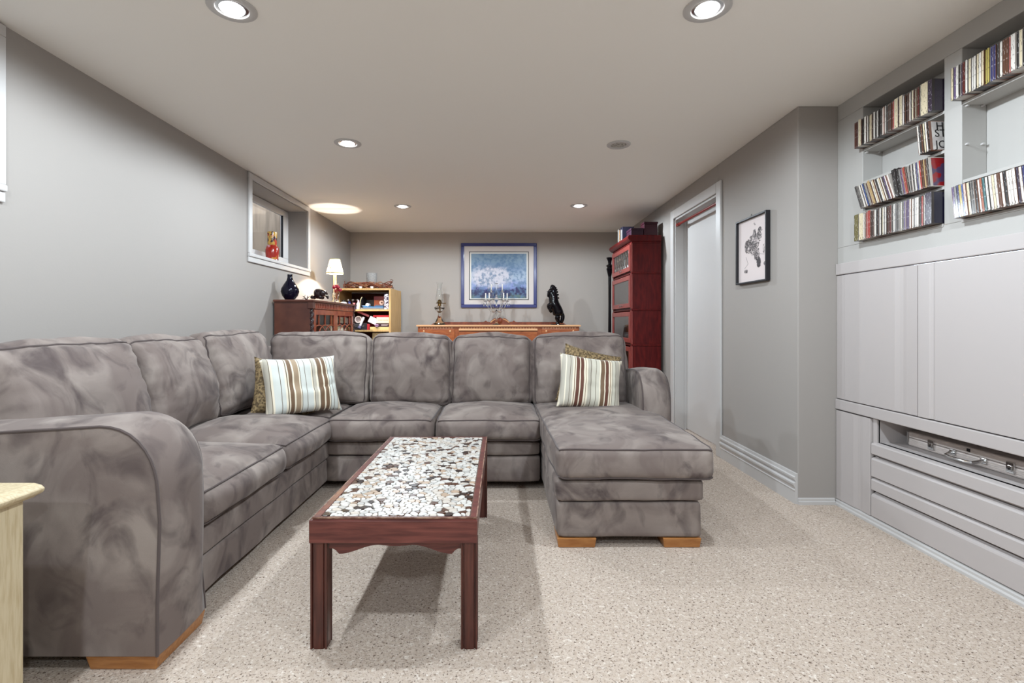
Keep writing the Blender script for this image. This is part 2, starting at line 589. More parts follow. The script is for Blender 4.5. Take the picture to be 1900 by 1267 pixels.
class Cushion:
    """rounded, crowned, softly wrinkled box; local x width, y depth (front -y), z height; centred in x,y, base at z=0"""

    def __init__(s, sx, sy, sz, r, top=0.0, front=0.0, amp=0.004, freq=5.0, seed=0, gather=0.0, flare=None, side=0.0, M=Matrix.Identity(4), back=0.0):
        s.h = Vector((sx / 2, sy / 2, sz / 2))
        s.r = r
        s.top, s.front, s.amp, s.freq, s.seed, s.gather, s.side, s.M, s.flare, s.back = top, front, amp, freq, seed, gather, side, M, flare, back

    def f(s, p, off=0.0):
        q = Vector((p[0] * s.h.x, p[1] * s.h.y, p[2] * s.h.z))
        r = s.r
        inner = Vector([max(-(s.h[i] - r), min(s.h[i] - r, q[i])) for i in range(3)])
        d = q - inner
        if d.length > 1e-9:
            d.normalize()
        else:
            d = Vector((0, 0, 0))
        q = inner + d * (r + off)
        px, py, pz = p
        wt = (pz + 1) / 2
        q.z += s.top * (1 - px ** 2) * (1 - abs(py) ** 3) * wt
        wf = (1 - py) / 2
        q.y -= s.front * (1 - px ** 4) * (1 - pz ** 2) * wf
        q.y += s.back * (1 - px ** 4) * (1 - pz ** 2) * (1 - wf)
        q.x += s.side * px * (1 - pz ** 2) * (1 - py ** 2)
        nv = noise.noise(Vector((q.x * s.freq + s.seed * 7.1, q.y * s.freq + s.seed, q.z * s.freq)))
        nv2 = noise.noise(Vector((q.x * s.freq * 3.1, q.y * s.freq * 3.1 + s.seed * 3, q.z * s.freq * 3.1)))
        nd = Vector((px ** 5, py ** 5, pz ** 5))
        if nd.length > 1e-6:
            nd.normalize()
        q += nd * (nv * s.amp * 1.6 + nv2 * s.amp * 0.5)
        if s.gather:
            ex = (1 - abs(px)) * s.h.x
            ez = (1 - abs(pz)) * s.h.z
            g = math.sin(q.z * 95 + s.seed + 3 * nv) * math.exp(-ex / 0.06) + math.sin(q.x * 85 + s.seed + 3 * nv) * math.exp(-ez / 0.04)
            q.y -= g * s.gather * wf * (0.35 + 0.65 * (1 - max(abs(px), abs(pz)) ** 12))
        if s.flare:
            q.x *= 1 + s.flare * py
        q.z += s.h.z
        return s.M @ q

    def mesh(s, n=20, nz=None):
        mb = MB()
        idx = {}
        verts = []
        nz = nz or n

        def vid(p):
            k = (round(p[0], 4), round(p[1], 4), round(p[2], 4))
            if k not in idx:
                idx[k] = len(verts)
                verts.append(s.f(p))
            return idx[k]
        tt = [smap(-1 + 2 * i / n) for i in range(n + 1)]
        faces = []
        for ax in range(3):
            for sg in (-1, 1):
                for i in range(n):
                    for j in range(n):
                        quad = []
                        for (a, b) in ((i, j), (i + 1, j), (i + 1, j + 1), (i, j + 1)):
                            p = [0, 0, 0]
                            p[ax] = sg
                            p[(ax + 1) % 3] = tt[a]
                            p[(ax + 2) % 3] = tt[b]
                            quad.append(vid(p))
                        faces.append(quad)
        mb.add(verts, faces)
        return mb

    def loop(s, kind, n=26, off=0.003):
        tt = [-1 + 2 * i / n for i in range(n)]
        pts = []
        for sd in range(4):
            for t in tt:
                a, b = ((t, -1), (1, t), (-t, 1), (-1, -t))[sd]
                if kind == 'top':
                    p = (a, b, 1)
                elif kind == 'bottom':
                    p = (a, b, -1)
                else:
                    p = (a, -1, b)
                pts.append(s.f(p, off))
        return pts


sofa = thing('sectional_sofa', (-0.4, 3.0, 0), 'large taupe suede sectional sofa with chaise around the mosaic table', 'sofa')


def cushion(name, c, pipes, n=20):
    o = c.mesh(n).build(name, SUEDE, sofa, smooth=80)
    mb = MB()
    for k in pipes:
        mb.tube(c.loop(k), 0.0045, 6, closed=True)
    mb.build('piping', PIPING, o, smooth=True)
    return o


RZ = lambda a: Matrix.Rotation(a, 4, 'Z')
RX = lambda a: Matrix.Rotation(a, 4, 'X')
TR = lambda x, y, z: Matrix.Translation((x, y, z))
FACE_X = RZ(PI / 2)       # local front (-y) faces +x

# bases
def soft_box(name, x0, x1, y0, y1, z0, z1, r=0.025, amp=0.003, seed=1, n=14, bulge=0.0):
    c = Cushion(x1 - x0, y1 - y0, z1 - z0, r, front=bulge, amp=amp, freq=4, seed=seed, M=TR((x0 + x1) / 2, (y0 + y1) / 2, z0))
    return c.mesh(n).build(name, SUEDE, sofa, smooth=80)


soft_box('base', -2.06, -1.115, 1.79, 3.97, 0.045, 0.20, seed=2)
soft_box('base_rail', -2.06, -1.105, 1.79, 3.97, 0.197, 0.315, seed=3)
soft_box('base', -1.13, 0.25, 3.20, 3.97, 0.045, 0.22, seed=4)
soft_box('base_rail', -1.13, 0.25, 3.19, 3.97, 0.217, 0.315, seed=5)
soft_box('base', 0.262, 0.955, 2.375, 3.97, 0.045, 0.222, seed=6)
soft_box('base_rail', 0.255, 0.962, 2.365, 3.97, 0.219, 0.328, seed=7)
# back frames
soft_box('back_frame', -2.095, -1.93, 1.6, 4.0, 0.05, 0.90, r=0.05, seed=8)
soft_box('back_frame', -2.09, 0.95, 3.87, 4.03, 0.05, 0.88, r=0.05, seed=9)


# arms
def arm(M, w, L, zt=0.757, seed=0):
    """local: x thickness 0..w (0 = piped outer/visible edge), y length 0(front)..L, z up"""
    prof = [(0.0, 0.05), (0.0, 0.2), (-0.004, 0.35), (-0.006, 0.46)]
    R = 0.175
    for i in range(0, 10):
        a = (i / 9) * PI / 2
        prof.append((R - R * math.cos(a) * 1.02, zt - R * 1.15 + R * 1.15 * math.sin(a)))
    for i in range(1, 12):
        t = i / 11
        prof.append((R + (L - R) * t, zt - 0.055 * t ** 1.3))
    prof.append((L, 0.05))
    # piping side wall is flat; strip bulges
    nu = 10
    verts, faces = [], []
    rows = []
    m = len(prof)
    for j in range(nu + 1):
        u = j / nu
        bul = 0.016 * (1 - (2 * u - 1) ** 2) - 0.022 * max(0, (u - 0.75) / 0.25) ** 2
        row = []
        for i, (y, z) in enumerate(prof):
            a = prof[max(i - 1, 0)]
            b = prof[min(i + 1, m - 1)]
            t = Vector((b[0] - a[0], b[1] - a[1]))
            nrm = Vector((-t.y, t.x))
            if nrm.length > 0:
                nrm.normalize()
            if i >= m - 2:
                nrm = Vector((0, 0))
            k = 1.0 if z > 0.1 else 0.3
            nz_ = noise.noise(Vector((u * w * 6 + seed, y * 6, z * 6))) * 0.005
            row.append(len(verts))
            verts.append(M @ Vector((u * w, y + nrm.x * (bul * k + nz_), z + nrm.y * (bul * k + nz_))))
        rows.append(row)
    for a, b in zip(rows, rows[1:]):
        for i in range(m - 1):
            faces.append((a[i], a[i + 1], b[i + 1], b[i]))
        faces.append((a[m - 1], a[0], b[0], b[m - 1]))
    # side walls : concentric fill for soft bulge
    for sgn, row in ((-1, rows[0]), (1, rows[-1])):
        prev = row
        cy, cz = L * 0.45, 0.36
        for lv, k in enumerate((0.9, 0.7, 0.4)):
            cur = []
            for i, (y, z) in enumerate(prof):
                yy = cy + (y - cy) * k
                zz = cz + (z - cz) * k
                nb = noise.noise(Vector((yy * 5 + seed, zz * 5, sgn))) * 0.006
                cur.append(len(verts))
                verts.append(M @ Vector(((w if sgn > 0 else 0) + sgn * (0.006 + 0.006 * lv + nb), yy, zz)))
            for i in range(m):
                j = (i + 1) % m
                faces.append((prev[i], prev[j], cur[j], cur[i]))
            prev = cur
        faces.append(prev)
    o = MB().add(verts, faces).build('arm', SUEDE, sofa, smooth=55)
    path = [verts[rows[0][i]] for i in range(m - 1)]
    path2 = [verts[rows[-1][i]] for i in range(m - 1)]
    MB().tube(path, 0.0048, 6).tube(path2, 0.004, 6).build('piping', PIPING, o, smooth=True)
    return o


# left arm: thickness along +Y from 1.53, length along -X
arm(TR(-1.05, 1.53, 0) @ RZ(PI / 2), 0.262, 1.02, zt=0.75, seed=3)
# chaise-side arm: thickness +X, length +Y ; visible piped edge is inner (x small)
arm(TR(0.925, 3.27, 0), 0.185, 0.72, zt=0.742, seed=9)

# seat cushions
def seat(x0, x1, y0, y1, z0, z1, face, seed, top=0.068, front=0.028, pipes=('top', 'bottom')):
    cx, cy = (x0 + x1) / 2, (y0 + y1) / 2
    if face == 'x':
        c = Cushion(y1 - y0, x1 - x0, z1 - z0, 0.05, top=top, front=front, amp=0.006, freq=4.5, seed=seed, M=TR(cx, cy, z0) @ FACE_X)
    else:
        c = Cushion(x1 - x0, y1 - y0, z1 - z0, 0.05, top=top, front=front, amp=0.006, freq=4.5, seed=seed, M=TR(cx, cy, z0))
    cushion('seat_cushion', c, pipes)


seat(-1.80, -1.075, 1.80, 2.515, 0.315, 0.462, 'x', 1)
seat(-1.80, -1.075, 2.52, 3.235, 0.315, 0.462, 'x', 2)
seat(-1.80, -1.10, 3.24, 3.80, 0.315, 0.465, 'y', 3, top=0.02)
seat(-1.10, -0.425, 3.135, 3.80, 0.315, 0.468, 'y', 4, top=0.042)
seat(-0.42, 0.255, 3.135, 3.80, 0.315, 0.468, 'y', 5, top=0.042)
# chaise cushion, slightly wider towards the back
c = Cushion(0.775, 1.47, 0.155, 0.04, top=0.03, front=0.01, amp=0.006, freq=4, seed=6, M=TR(0.632, 3.075, 0.328), flare=0.04)
cushion('seat_cushion', c, ('top', 'bottom'), 24)

# back cushions
def backc(w, cx, cy, face, seed, h=0.53, z0=0.46, tilt=11, th=0.17, front=0.06, dz=0.0):
    M = TR(cx, cy, z0 + dz) @ (FACE_X if face == 'x' else Matrix.Identity(4)) @ RX(math.radians(-tilt))
    c = Cushion(w, th, h, 0.065, top=0.026, front=front + 0.02, amp=0.012, freq=4.2, seed=seed, gather=0.010, M=M, side=0.018)
    cushion('back_cushion', c, ('front',), 30)


# left run (facing +x); positions along y
backc(0.72, -1.745, 2.07, 'x', 11, dz=0.0, tilt=13, front=0.075)
backc(0.60, -1.745, 2.70, 'x', 12, dz=0.0, tilt=13, front=0.075)
backc(0.74, -1.755, 3.385, 'x', 13, dz=0.015, tilt=12)
# back run (facing camera)
backc(0.74, -1.355, 3.735, 'y', 14, dz=-0.005, tilt=9, front=0.04)
backc(0.60, -0.665, 3.715, 'y', 15, dz=-0.015, tilt=10)
backc(0.595, -0.065, 3.715, 'y', 16, dz=-0.015, tilt=10)
backc(0.69, 0.58, 3.715, 'y', 17, dz=-0.012, tilt=10)

# feet
def foot(x0, x1, y0, y1):
    v = [(x0, y0), (x1, y0), (x1, y1), (x0, y1)]
    cx, cy = (x0 + x1) / 2, (y0 + y1) / 2
    vs_ = [(cx + (x - cx) * 0.93, cy + (y - cy) * 0.93, 0) for x, y in v] + [(x, y, 0.047) for x, y in v]
    MB().add(vs_, [(3, 2, 1, 0), (4, 5, 6, 7), (0, 1, 5, 4), (1, 2, 6, 5), (2, 3, 7, 6), (3, 0, 4, 7)]).build('foot', FOOTW, sofa, bevel=0.004)


foot(-1.275, -1.055, 1.535, 1.79)
foot(-2.04, -1.85, 1.56, 1.78)
foot(0.265, 0.452, 2.375, 2.53)
foot(0.768, 0.95, 2.375, 2.53)
foot(0.93, 1.1, 3.82, 3.98)
foot(-2.05, -1.88, 3.8, 3.98)


# ------------------------------------------------------------------ throw pillows
def stripe_material(name, stripes, width):
    m = bpy.data.materials.new(name)
    m.use_nodes = True
    nt = m.node_tree
    N = nt.nodes
    L = nt.links.new
    b = N['Principled BSDF']
    b.inputs['Roughness'].default_value = 0.7
    b.inputs['Sheen Weight'].default_value = 0.2
    tc = N.new('ShaderNodeTexCoord')
    sp = N.new('ShaderNodeSeparateXYZ')
    L(tc.outputs['Object'], sp.inputs[0])
    mr = N.new('ShaderNodeMapRange')
    mr.inputs[1].default_value = -width / 2
    mr.inputs[2].default_value = width / 2
    L(sp.outputs[0], mr.inputs[0])
    tot = sum(s[1] for s in stripes)
    # colour ramps hold 32 stops: split in two halves
    half = len(stripes) // 2
    pos, acc = [], 0
    for s in stripes:
        pos.append(acc / tot)
        acc += s[1]
    outs = []
    for a, z in ((0, half), (half, len(stripes))):
        cr = N.new('ShaderNodeValToRGB')
        cr.color_ramp.interpolation = 'CONSTANT'
        els = cr.color_ramp.elements
        while len(els) > 1:
            els.remove(els[-1])
        els[0].position = pos[a]
        els[0].color = stripes[a][0]
        for i in range(a + 1, z):
            e_ = els.new(pos[i])
            e_.color = stripes[i][0]
        L(mr.outputs[0], cr.inputs[0])
        outs.append(cr.outputs[0])
    gt = N.new('ShaderNodeMath')
    gt.operation = 'GREATER_THAN'
    gt.inputs[1].default_value = pos[half]
    L(mr.outputs[0], gt.inputs[0])
    mx = N.new('ShaderNodeMix')
    mx.data_type = 'RGBA'
    L(gt.outputs[0], mx.inputs[0])
    L(outs[0], mx.inputs[6])
    L(outs[1], mx.inputs[7])
    L(mx.outputs[2], b.inputs['Base Color'])
    nz = N.new('ShaderNodeTexNoise')
    nz.inputs['Scale'].default_value = 300
    L(tc.outputs['Object'], nz.inputs['Vector'])
    bp = N.new('ShaderNodeBump')
    bp.inputs['Strength'].default_value = 0.2
    bp.inputs['Distance'].default_value = 0.002
    L(nz.outputs[0], bp.inputs['Height'])
    L(bp.outputs[0], b.inputs['Normal'])
    return m


cr_, gy, bl_, br, tn, dk, rd = S(232, 222, 200), S(184, 178, 164), S(206, 210, 204), S(112, 86, 62), S(158, 136, 110), S(104, 90, 74), S(96, 54, 38)
ST1 = [(cr_, 2), (gy, 3), (dk, .5), (cr_, 1.5), (bl_, 5), (dk, .5), (bl_, 3), (cr_, 1.5), (dk, .6), (cr_, 1), (br, 3), (cr_, 1.2), (tn, 4), (cr_, 1.2), (dk, .5),
       (bl_, 4), (dk, .5), (bl_, 5), (cr_, 1), (dk, .5), (gy, 2.5), (cr_, 1.5), (dk, .6), (br, 3), (cr_, 1.2), (br, 3), (cr_, 1.2), (dk, .5), (bl_, 2.5), (dk, .5), (bl_, 3.5), (dk, .5), (cr_, 2), (bl_, 2)]
ST2 = [(cr_, 2), (gy, 3), (cr_, 1), (gy, 3), (dk, .5), (gy, 2), (cr_, 1.5), (br, .6), (cr_, 1), (rd, 3), (cr_, 1), (rd, 3), (cr_, 1.6), (br, .6), (cr_, 1.5), (gy, 3), (dk, .6),
       (S(204, 200, 184), 4), (dk, .5), (S(204, 200, 184), 3), (cr_, 1.2), (dk, .5), (br, 3), (cr_, 1), (rd, 3), (cr_, 1), (tn, 1), (cr_, 1.2), (dk, .5), (S(204, 200, 184), 3), (dk, .5), (gy, 3.5), (cr_, 1.5), (dk, .6), (cr_, 2)]


def pillow(name, w, h, th, m, loc, rot, label, seed, group):
    n = 26
    verts, faces = [], []
    for sg in (-1, 1):
        for j in range(n + 1):
            for i in range(n + 1):
                u, v = -1 + 2 * i / n, -1 + 2 * j / n
                pin = 1 - 0.07 * (1 - u * u) * abs(v) ** 3
                pin2 = 1 - 0.07 * (1 - v * v) * abs(u) ** 3
                x = u * w / 2 * pin2
                z = v * h / 2 * pin
                t = th / 2 * ((1 - u ** 4) * (1 - v ** 4)) ** 0.6
                nn = noise.noise(Vector((u * 2.2 + seed, v * 2.2, sg))) * 0.02 * (1 - u * u) * (1 - v * v)
                cr2 = -0.012 * math.exp(-((v + 0.18 - 0.22 * u + 0.1 * math.sin(3 * u)) / 0.07) ** 2) * max(0, 0.4 + 0.6 * u) * (1 - u ** 8)
                cr3 = -0.008 * math.exp(-((v - 0.22 - 0.12 * u) / 0.06) ** 2) * max(0, u) * (1 - u ** 8)
                verts.append(Vector((x, sg * (t + nn + (cr2 + cr3) * (sg < 0)), z)))
        o = 0 if sg < 0 else (n + 1) ** 2
        for j in range(n):
            for i in range(n):
                a = o + j * (n + 1) + i
                faces.append((a, a + 1, a + n + 2, a + n + 1))
    mb = MB()
    mb.add(verts, faces)
    o = mb.build(name, m, smooth=80, loc=loc, rot=rot, merge=True)
    tag(o, label, 'pillow', group)
    return o


GOLDT = mat('gold_chenille', S(150, 128, 92), 0.8, var=(S(84, 68, 46), 70, 0.42, 0.6, 3), bump=(160, 0.6, 0.006))
pillow('throw_pillow', 0.48, 0.375, 0.13, stripe_material('pale_stripes', ST1, 0.48), (-1.275, 3.205, 0.668), (math.radians(-20), math.radians(0), math.radians(42)),
       'pale blue and tan striped throw pillow in the sofa corner', 1, 'throw pillows on the sofa')
pillow('throw_pillow', 0.44, 0.37, 0.12, GOLDT, (-1.398, 3.27, 0.637), (math.radians(-24), math.radians(13), math.radians(46)),
       'textured gold-brown pillow tucked behind the pale blue striped pillow', 2, 'throw pillows on the sofa')
pillow('throw_pillow', 0.44, 0.375, 0.13, stripe_material('brown_stripes', ST2, 0.44), (0.605, 3.42, 0.655), (math.radians(-20), math.radians(8), math.radians(4)),
       'brown and cream striped throw pillow on the chaise', 3, 'throw pillows on the sofa')
pillow('throw_pillow', 0.42, 0.42, 0.12, GOLDT, (0.62, 3.545, 0.675), (math.radians(-17), math.radians(14), math.radians(4)),
       'textured gold-brown pillow peeking above the brown striped pillow', 4, 'throw pillows on the sofa')

# ------------------------------------------------------------------ mosaic coffee table
TX0, TX1, TY0, TY1, TZ = -0.617, -0.080, 1.64, 2.80, 0.432
tab = thing('coffee_table', ((TX0 + TX1) / 2, (TY0 + TY1) / 2, 0), 'dark mahogany coffee table inlaid with a pebble mosaic top', 'coffee table')
ap = MB()
ap.box(TX0 - 0.012, TX1 + 0.002, TY0 - 0.004, TY0 + 0.022, 0.347, 0.424)
ap.build('end_apron', WALNUTX, tab, bevel=0.004)
MB().box(TX0 - 0.012, TX1 + 0.002, TY1 - 0.022, TY1, 0.347, 0.424).build('end_apron', WALNUTX, tab, bevel=0.004)
for x in (TX0 - 0.010, TX1 - 0.018):
    MB().box(x, x + 0.018, TY0 + 0.022, TY1 - 0.022, 0.347, 0.424).build('side_apron', WALNUTX, tab, bevel=0.003)


def scallop(x0, x1, y0, y1):
    n = 40
    pts = [(x1, 0.35), (x0, 0.35)]
    for i in range(n + 1):
        t = i / n
        s = abs(2 * t - 1)
        if s > 0.93:
            d = 0.022
        elif s > 0.86:
            d = 0.024 + 0.006 * math.sin((0.93 - s) / 0.07 * PI / 2)
        elif s > 0.25:
            k = (0.86 - s) / 0.61
            d = 0.030 * (0.5 + 0.5 * math.cos(k * PI)) + 0.010
        else:
            d = 0.010 + 0.004 * math.cos(s / 0.25 * PI / 2)
        pts.append((x0 + (x1 - x0) * t, 0.347 - d))
    return pts


MB().prism(scallop(TX0 + 0.05, TX1 - 0.05, 0, 0), TY0 + 0.012, TY0 + 0.026, 'y').build('scalloped_skirt', WALNUTX, tab)
MB().prism(scallop(TX0 + 0.05, TX1 - 0.05, 0, 0), TY1 - 0.026, TY1 - 0.012, 'y').build('scalloped_skirt', WALNUTX, tab)
for x in (TX0 + 0.006, TX1 - 0.02):
    MB().prism(scallop(TY0 + 0.05, TY1 - 0.05, 0, 0), x, x + 0.012, 'x').build('scalloped_skirt', WALNUTX, tab)
for lx in (TX0 - 0.008, TX1 - 0.052):
    for ly in (TY0, TY1 - 0.054):
        w = 0.054
        # fluted square leg: cross-section with grooves
        g = 0.006
        prof = []
        base = [(0, 0), (1, 0), (1, 1), (0, 1)]
        for k in range(4):
            ax, ay = base[k]
            bx_, by = base[(k + 1) % 4]
            nx, ny = (ay - by), (bx_ - ax)   # inward normal for ccw
            for t, dn in ((0, 0), (0.10, 0), (0.13, g), (0.19, g), (0.22, 0.001), (0.78, 0.001), (0.81, g), (0.87, g), (0.90, 0)):
                prof.append((lx + (ax + (bx_ - ax) * t) * w + nx * dn, ly + (ay + (by - ay) * t) * w + ny * dn))
        MB().prism(prof, 0, 0.352, 'z').build('leg', WALNUT, tab)
# rim and bed
RW = 0.022
for b_ in ((TX0, TX1, TY0, TY0 + 0.010), (TX0, TX1, TY1 - RW, TY1), (TX0, TX0 + RW, TY0 + 0.010, TY1 - RW), (TX1 - RW, TX1, TY0 + 0.010, TY1 - RW)):
    MB().box(*b_, 0.42, TZ).build('rim', WALNUTX, tab, bevel=0.002)
MB().box(TX0 - 0.001, TX1 + 0.001, TY0 - 0.0015, TY0 + 0.002, TZ - 0.004, TZ + 0.0006).build('worn_edge', WORN, tab)
MB().box(TX1 - 0.002, TX1 + 0.0015, TY0, TY1, TZ - 0.003, TZ + 0.0006).build('worn_edge', WORN, tab)
MB().box(TX0 - 0.0015, TX0 + 0.002, TY0, TY1, TZ - 0.003, TZ + 0.0006).build('worn_edge', WORN, tab)
GROUT = mat('grout', S(104, 84, 70), 0.85)
bed = MB().box(TX0 + 0.01, TX1 - 0.01, TY0 + 0.004, TY1 - 0.01, 0.40, 0.4295).build('mosaic_bed', GROUT, tab)
PEB = [mat('pebble_white', S(200, 196, 190), 0.3), mat('pebble_ivory', S(190, 180, 169), 0.3), mat('pebble_grey', S(174, 171, 166), 0.3),
       mat('pebble_tan', S(168, 144, 122), 0.3), mat('pebble_brown', S(78, 48, 32), 0.25), mat('pebble_dark', S(46, 32, 27), 0.25)]


def pebbles():
    bx0, bx1, by0, by1 = TX0 + RW + 0.002, TX1 - RW - 0.002, TY0 + 0.012, TY1 - RW - 0.002
    rnd = random.Random(5)
    sp = 0.0245
    pts = []
    j = 0
    y = by0 + sp * 0.35
    while y < by1:
        x = bx0 + (sp * 0.5 if j % 2 else sp * 0.05) + sp * 0.3
        while x < bx1:
            pts.append((min(max(x + rnd.uniform(-.42, .42) * sp, bx0 + .004), bx1 - .004), min(max(y + rnd.uniform(-.38, .38) * sp, by0 + .004), by1 - .004),
                        rnd.uniform(-0.00010, 0.00014)))
            x += sp
        y += sp * 0.866
        j += 1
    cells = []
    grid = {}
    gs = sp * 1.6
    for i, p in enumerate(pts):
        grid.setdefault((int(p[0] // gs), int(p[1] // gs)), []).append(i)
    gap = 0.0011
    for i, p in enumerate(pts):
        poly = [(bx0, by0), (bx1, by0), (bx1, by1), (bx0, by1)]
        gx, gy_ = int(p[0] // gs), int(p[1] // gs)
        for a in range(-2, 3):
            for b in range(-2, 3):
                for k in grid.get((gx + a, gy_ + b), []):
                    if k == i or not poly:
                        continue
                    qx, qy, qw = pts[k]
                    dx, dy = qx - p[0], qy - p[1]
                    dd = math.hypot(dx, dy)
                    if dd > 0.075 or dd < 1e-6:
                        continue
                    t = (dd * dd + p[2] - qw) / (2 * dd) - gap
                    nx, ny = dx / dd, dy / dd
                    out = []
                    for s in range(len(poly)):
                        A = poly[s]
                        B = poly[(s + 1) % len(poly)]
                        da = (A[0] - p[0]) * nx + (A[1] - p[1]) * ny - t
                        db = (B[0] - p[0]) * nx + (B[1] - p[1]) * ny - t
                        if da <= 0:
                            out.append(A)
                        if (da < 0 < db) or (db < 0 < da):
                            f = da / (da - db)
                            out.append((A[0] + (B[0] - A[0]) * f, A[1] + (B[1] - A[1]) * f))
                    poly = out
        if len(poly) < 3:
            continue
        # chaikin rounding
        out = []
        for s in range(len(poly)):
            A = poly[s]
            B = poly[(s + 1) % len(poly)]
            for t in (0.24, 0.76):
                out.append((A[0] + (B[0] - A[0]) * t, A[1] + (B[1] - A[1]) * t))
        clean = [q for s, q in enumerate(out) if math.hypot(q[0] - out[s - 1][0], q[1] - out[s - 1][1]) > 0.0012]
        if len(clean) < 4:
            continue
        ar = abs(sum(clean[s - 1][0] * clean[s][1] - clean[s][0] * clean[s - 1][1] for s in range(len(clean)))) / 2
        if ar < 4e-5:
            continue
        cells.append((clean, p))
    cells.sort(key=lambda c: c[1][1])
    rest = MB()
    for i, (poly, p) in enumerate(cells):
        cx = sum(q[0] for q in poly) / len(poly)
        cy = sum(q[1] for q in poly) / len(poly)
        zt = TZ + 0.0008 + rnd.uniform(0, 0.0008)
        n = len(poly)
        vs_ = [(x, y, 0.427) for x, y in poly] + [(x, y, zt - 0.0007) for x, y in poly] + [(cx + (x - cx) * .92, cy + (y - cy) * .92, zt) for x, y in poly]
        fs = [(s, (s + 1) % n, n + (s + 1) % n, n + s) for s in range(n)] + [(n + s, n + (s + 1) % n, 2 * n + (s + 1) % n, 2 * n + s) for s in range(n)] + [list(range(2 * n, 3 * n))]
        r = rnd.random()
        mi = 0 if r < .44 else 1 if r < .64 else 2 if r < .76 else 3 if r < .86 else 4 if r < .935 else 5
        if i < 300:
            MB().add(vs_, fs).build('pebble', PEB[mi], bed)
        else:
            rest.cur = mi
            rest.add(vs_, fs)
    o = rest.build('pebbles', PEB, bed)
    o['kind'] = 'stuff'


pebbles()

# ------------------------------------------------------------------ cream end table at the near corner
et = thing('end_table', (-1.56, 1.05, 0), 'cream painted wooden end table beside the suede sofa arm', 'end table')
MB().box(-1.93, -1.262, 0.79, 1.325, 0.02, 0.60).build('body', CREAMW, et, bevel=0.004)
tp = [(-1.96, 0.600), (-1.96, 0.62), (-1.955, 0.634), (-1.94, 0.639), (-1.255, 0.639), (-1.236, 0.634), (-1.226, 0.625), (-1.230, 0.615), (-1.248, 0.606), (-1.256, 0.600)]
MB().prism(tp, 0.765, 1.35, 'y').build('top', CREAMW, et, bevel=0.004)
MB().box(-1.95, -1.245, 0.775, 1.34, 0.0, 0.07).build('plinth', CREAMW, et, bevel=0.006)
MB().box(-1.86, -1.33, 0.78, 0.79, 0.33, 0.56).build('drawer', CREAMW, et, bevel=0.006)
MB().ball((-1.6, 0.765, 0.445), 0.016).build('knob', BRASS, et, smooth=True)

# ------------------------------------------------------------------ built-in white cabinet under the niches
cab = thing('built_in_cabinet', (2.2, 1.6, 0), 'white built-in media cabinet below the disc niches', 'cabinet')
XD = XC - 0.012            # door face plane
YN = 0.2                   # near end, behind the viewpoint
XBK = 2.56
# carcass
cc = MB()
cc.box(XC + 0.012, XBK, 2.935, 2.949, 0.03, zc)
cc.box(XBK - 0.02, XBK, YN, 2.935, 0.03, zc)
cc.box(XC + 0.012, XBK - 0.02, YN, 2.935, 1.33, 1.345)
cc.box(XC + 0.012, XBK - 0.02, YN, 2.935, 0.585, 0.615)
cc.box(XC + 0.012, XBK - 0.02, YN, 2.935, 0.36, 0.434)
cc.box(XC + 0.012, XBK - 0.02, YN, 2.935, 0.03, 0.045)
cc.box(XC + 0.012, XBK - 0.02, YN, YN + 0.02, 0.03, 1.33)
cc.box(XC + 0.012, XBK - 0.02, 2.645, 2.665, 0.045, 0.585)
cc.build('carcass', CABW, cab)
bx('frieze', CABW, cab, XC - 0.014, XC + 0.02, YN, 2.949, 1.347, 1.412, bevel=0.004)
bx('stile', CABW, cab, XC - 0.006, XC + 0.012, 2.88, 2.949, 0.625, 1.343, bevel=0.003)


def door_plate(name, y0, y1, z0, z1, far_lip=0.0, near_lip=0.0):
    """slab door; finger-pull lip with a rounded step along one vertical edge"""
    X0 = XC + 0.012
    p = [(X0, y1)]
    if far_lip:
        p += [(XD - 0.004, y1), (XD - 0.004, y1 - far_lip + 0.016), (XD - 0.001, y1 - far_lip + 0.008), (XD + 0.006, y1 - far_lip + 0.002), (XD, y1 - far_lip - 0.012)]
    else:
        p += [(XD, y1)]
    if near_lip:
        a = y0 + near_lip
        p += [(XD, a + 0.05), (XD + 0.004, a + 0.02), (XD + 0.005, a), (XD + 0.003, a - 0.02), (XD + 0.001, y0)]
    else:
        p += [(XD, y0)]
    p += [(X0, y0)]
    return MB().prism(p, z0, z1, 'z').build(name, CABW, cab, bevel=0.002)


door_plate('door', 2.373, 2.876, 0.626, 1.342, near_lip=0.085)
door_plate('door', 1.35, 2.364, 0.626, 1.342, far_lip=0.078)
door_plate('door', YN, 1.342, 0.626, 1.342, near_lip=0.085)
bx('rail', CABW, cab, XC - 0.016, XC + 0.02, YN, 2.949, 0.563, 0.621, bevel=0.004)
door_plate('lower_door', 2.676, 2.946, 0.038, 0.556, near_lip=0.075)
bx('stile', CABW, cab, XC + 0.002, XC + 0.02, 2.645, 2.672, 0.43, 0.56, bevel=0.002)


def drawer(name, z0, z1, lip):
    p = [(XC + 0.03, z0), (XD, z0), (XD, z1 - lip), (XD + 0.004, z1 - lip * 0.5), (XD + 0.022, z1), (XC + 0.03, z1)]
    return MB().prism(p, YN, 2.668, 'y').build(name, CABW, cab, bevel=0.002)


drawer('shelf_lip', 0.372, 0.434, 0.012)
drawer('drawer', 0.253, 0.356, 0.014)
drawer('drawer_rail', 0.182, 0.246, 0.014)
drawer('drawer', 0.042, 0.167, 0.02)
bk = MB().box(XC + 0.028, XC + 0.04, YN, 2.668, 0.045, 0.43)
bk.build('groove_back', CABW, cab)
q = MB().prism([(XC + 0.012, 0), (XC - 0.022, 0), (XC - 0.022, 0.012), (XC - 0.014, 0.018), (XC - 0.014, 0.028), (XC - 0.004, 0.036), (XC + 0.012, 0.036)], YN, 2.949, 'y')
q.build('plinth', WHITE, cab)

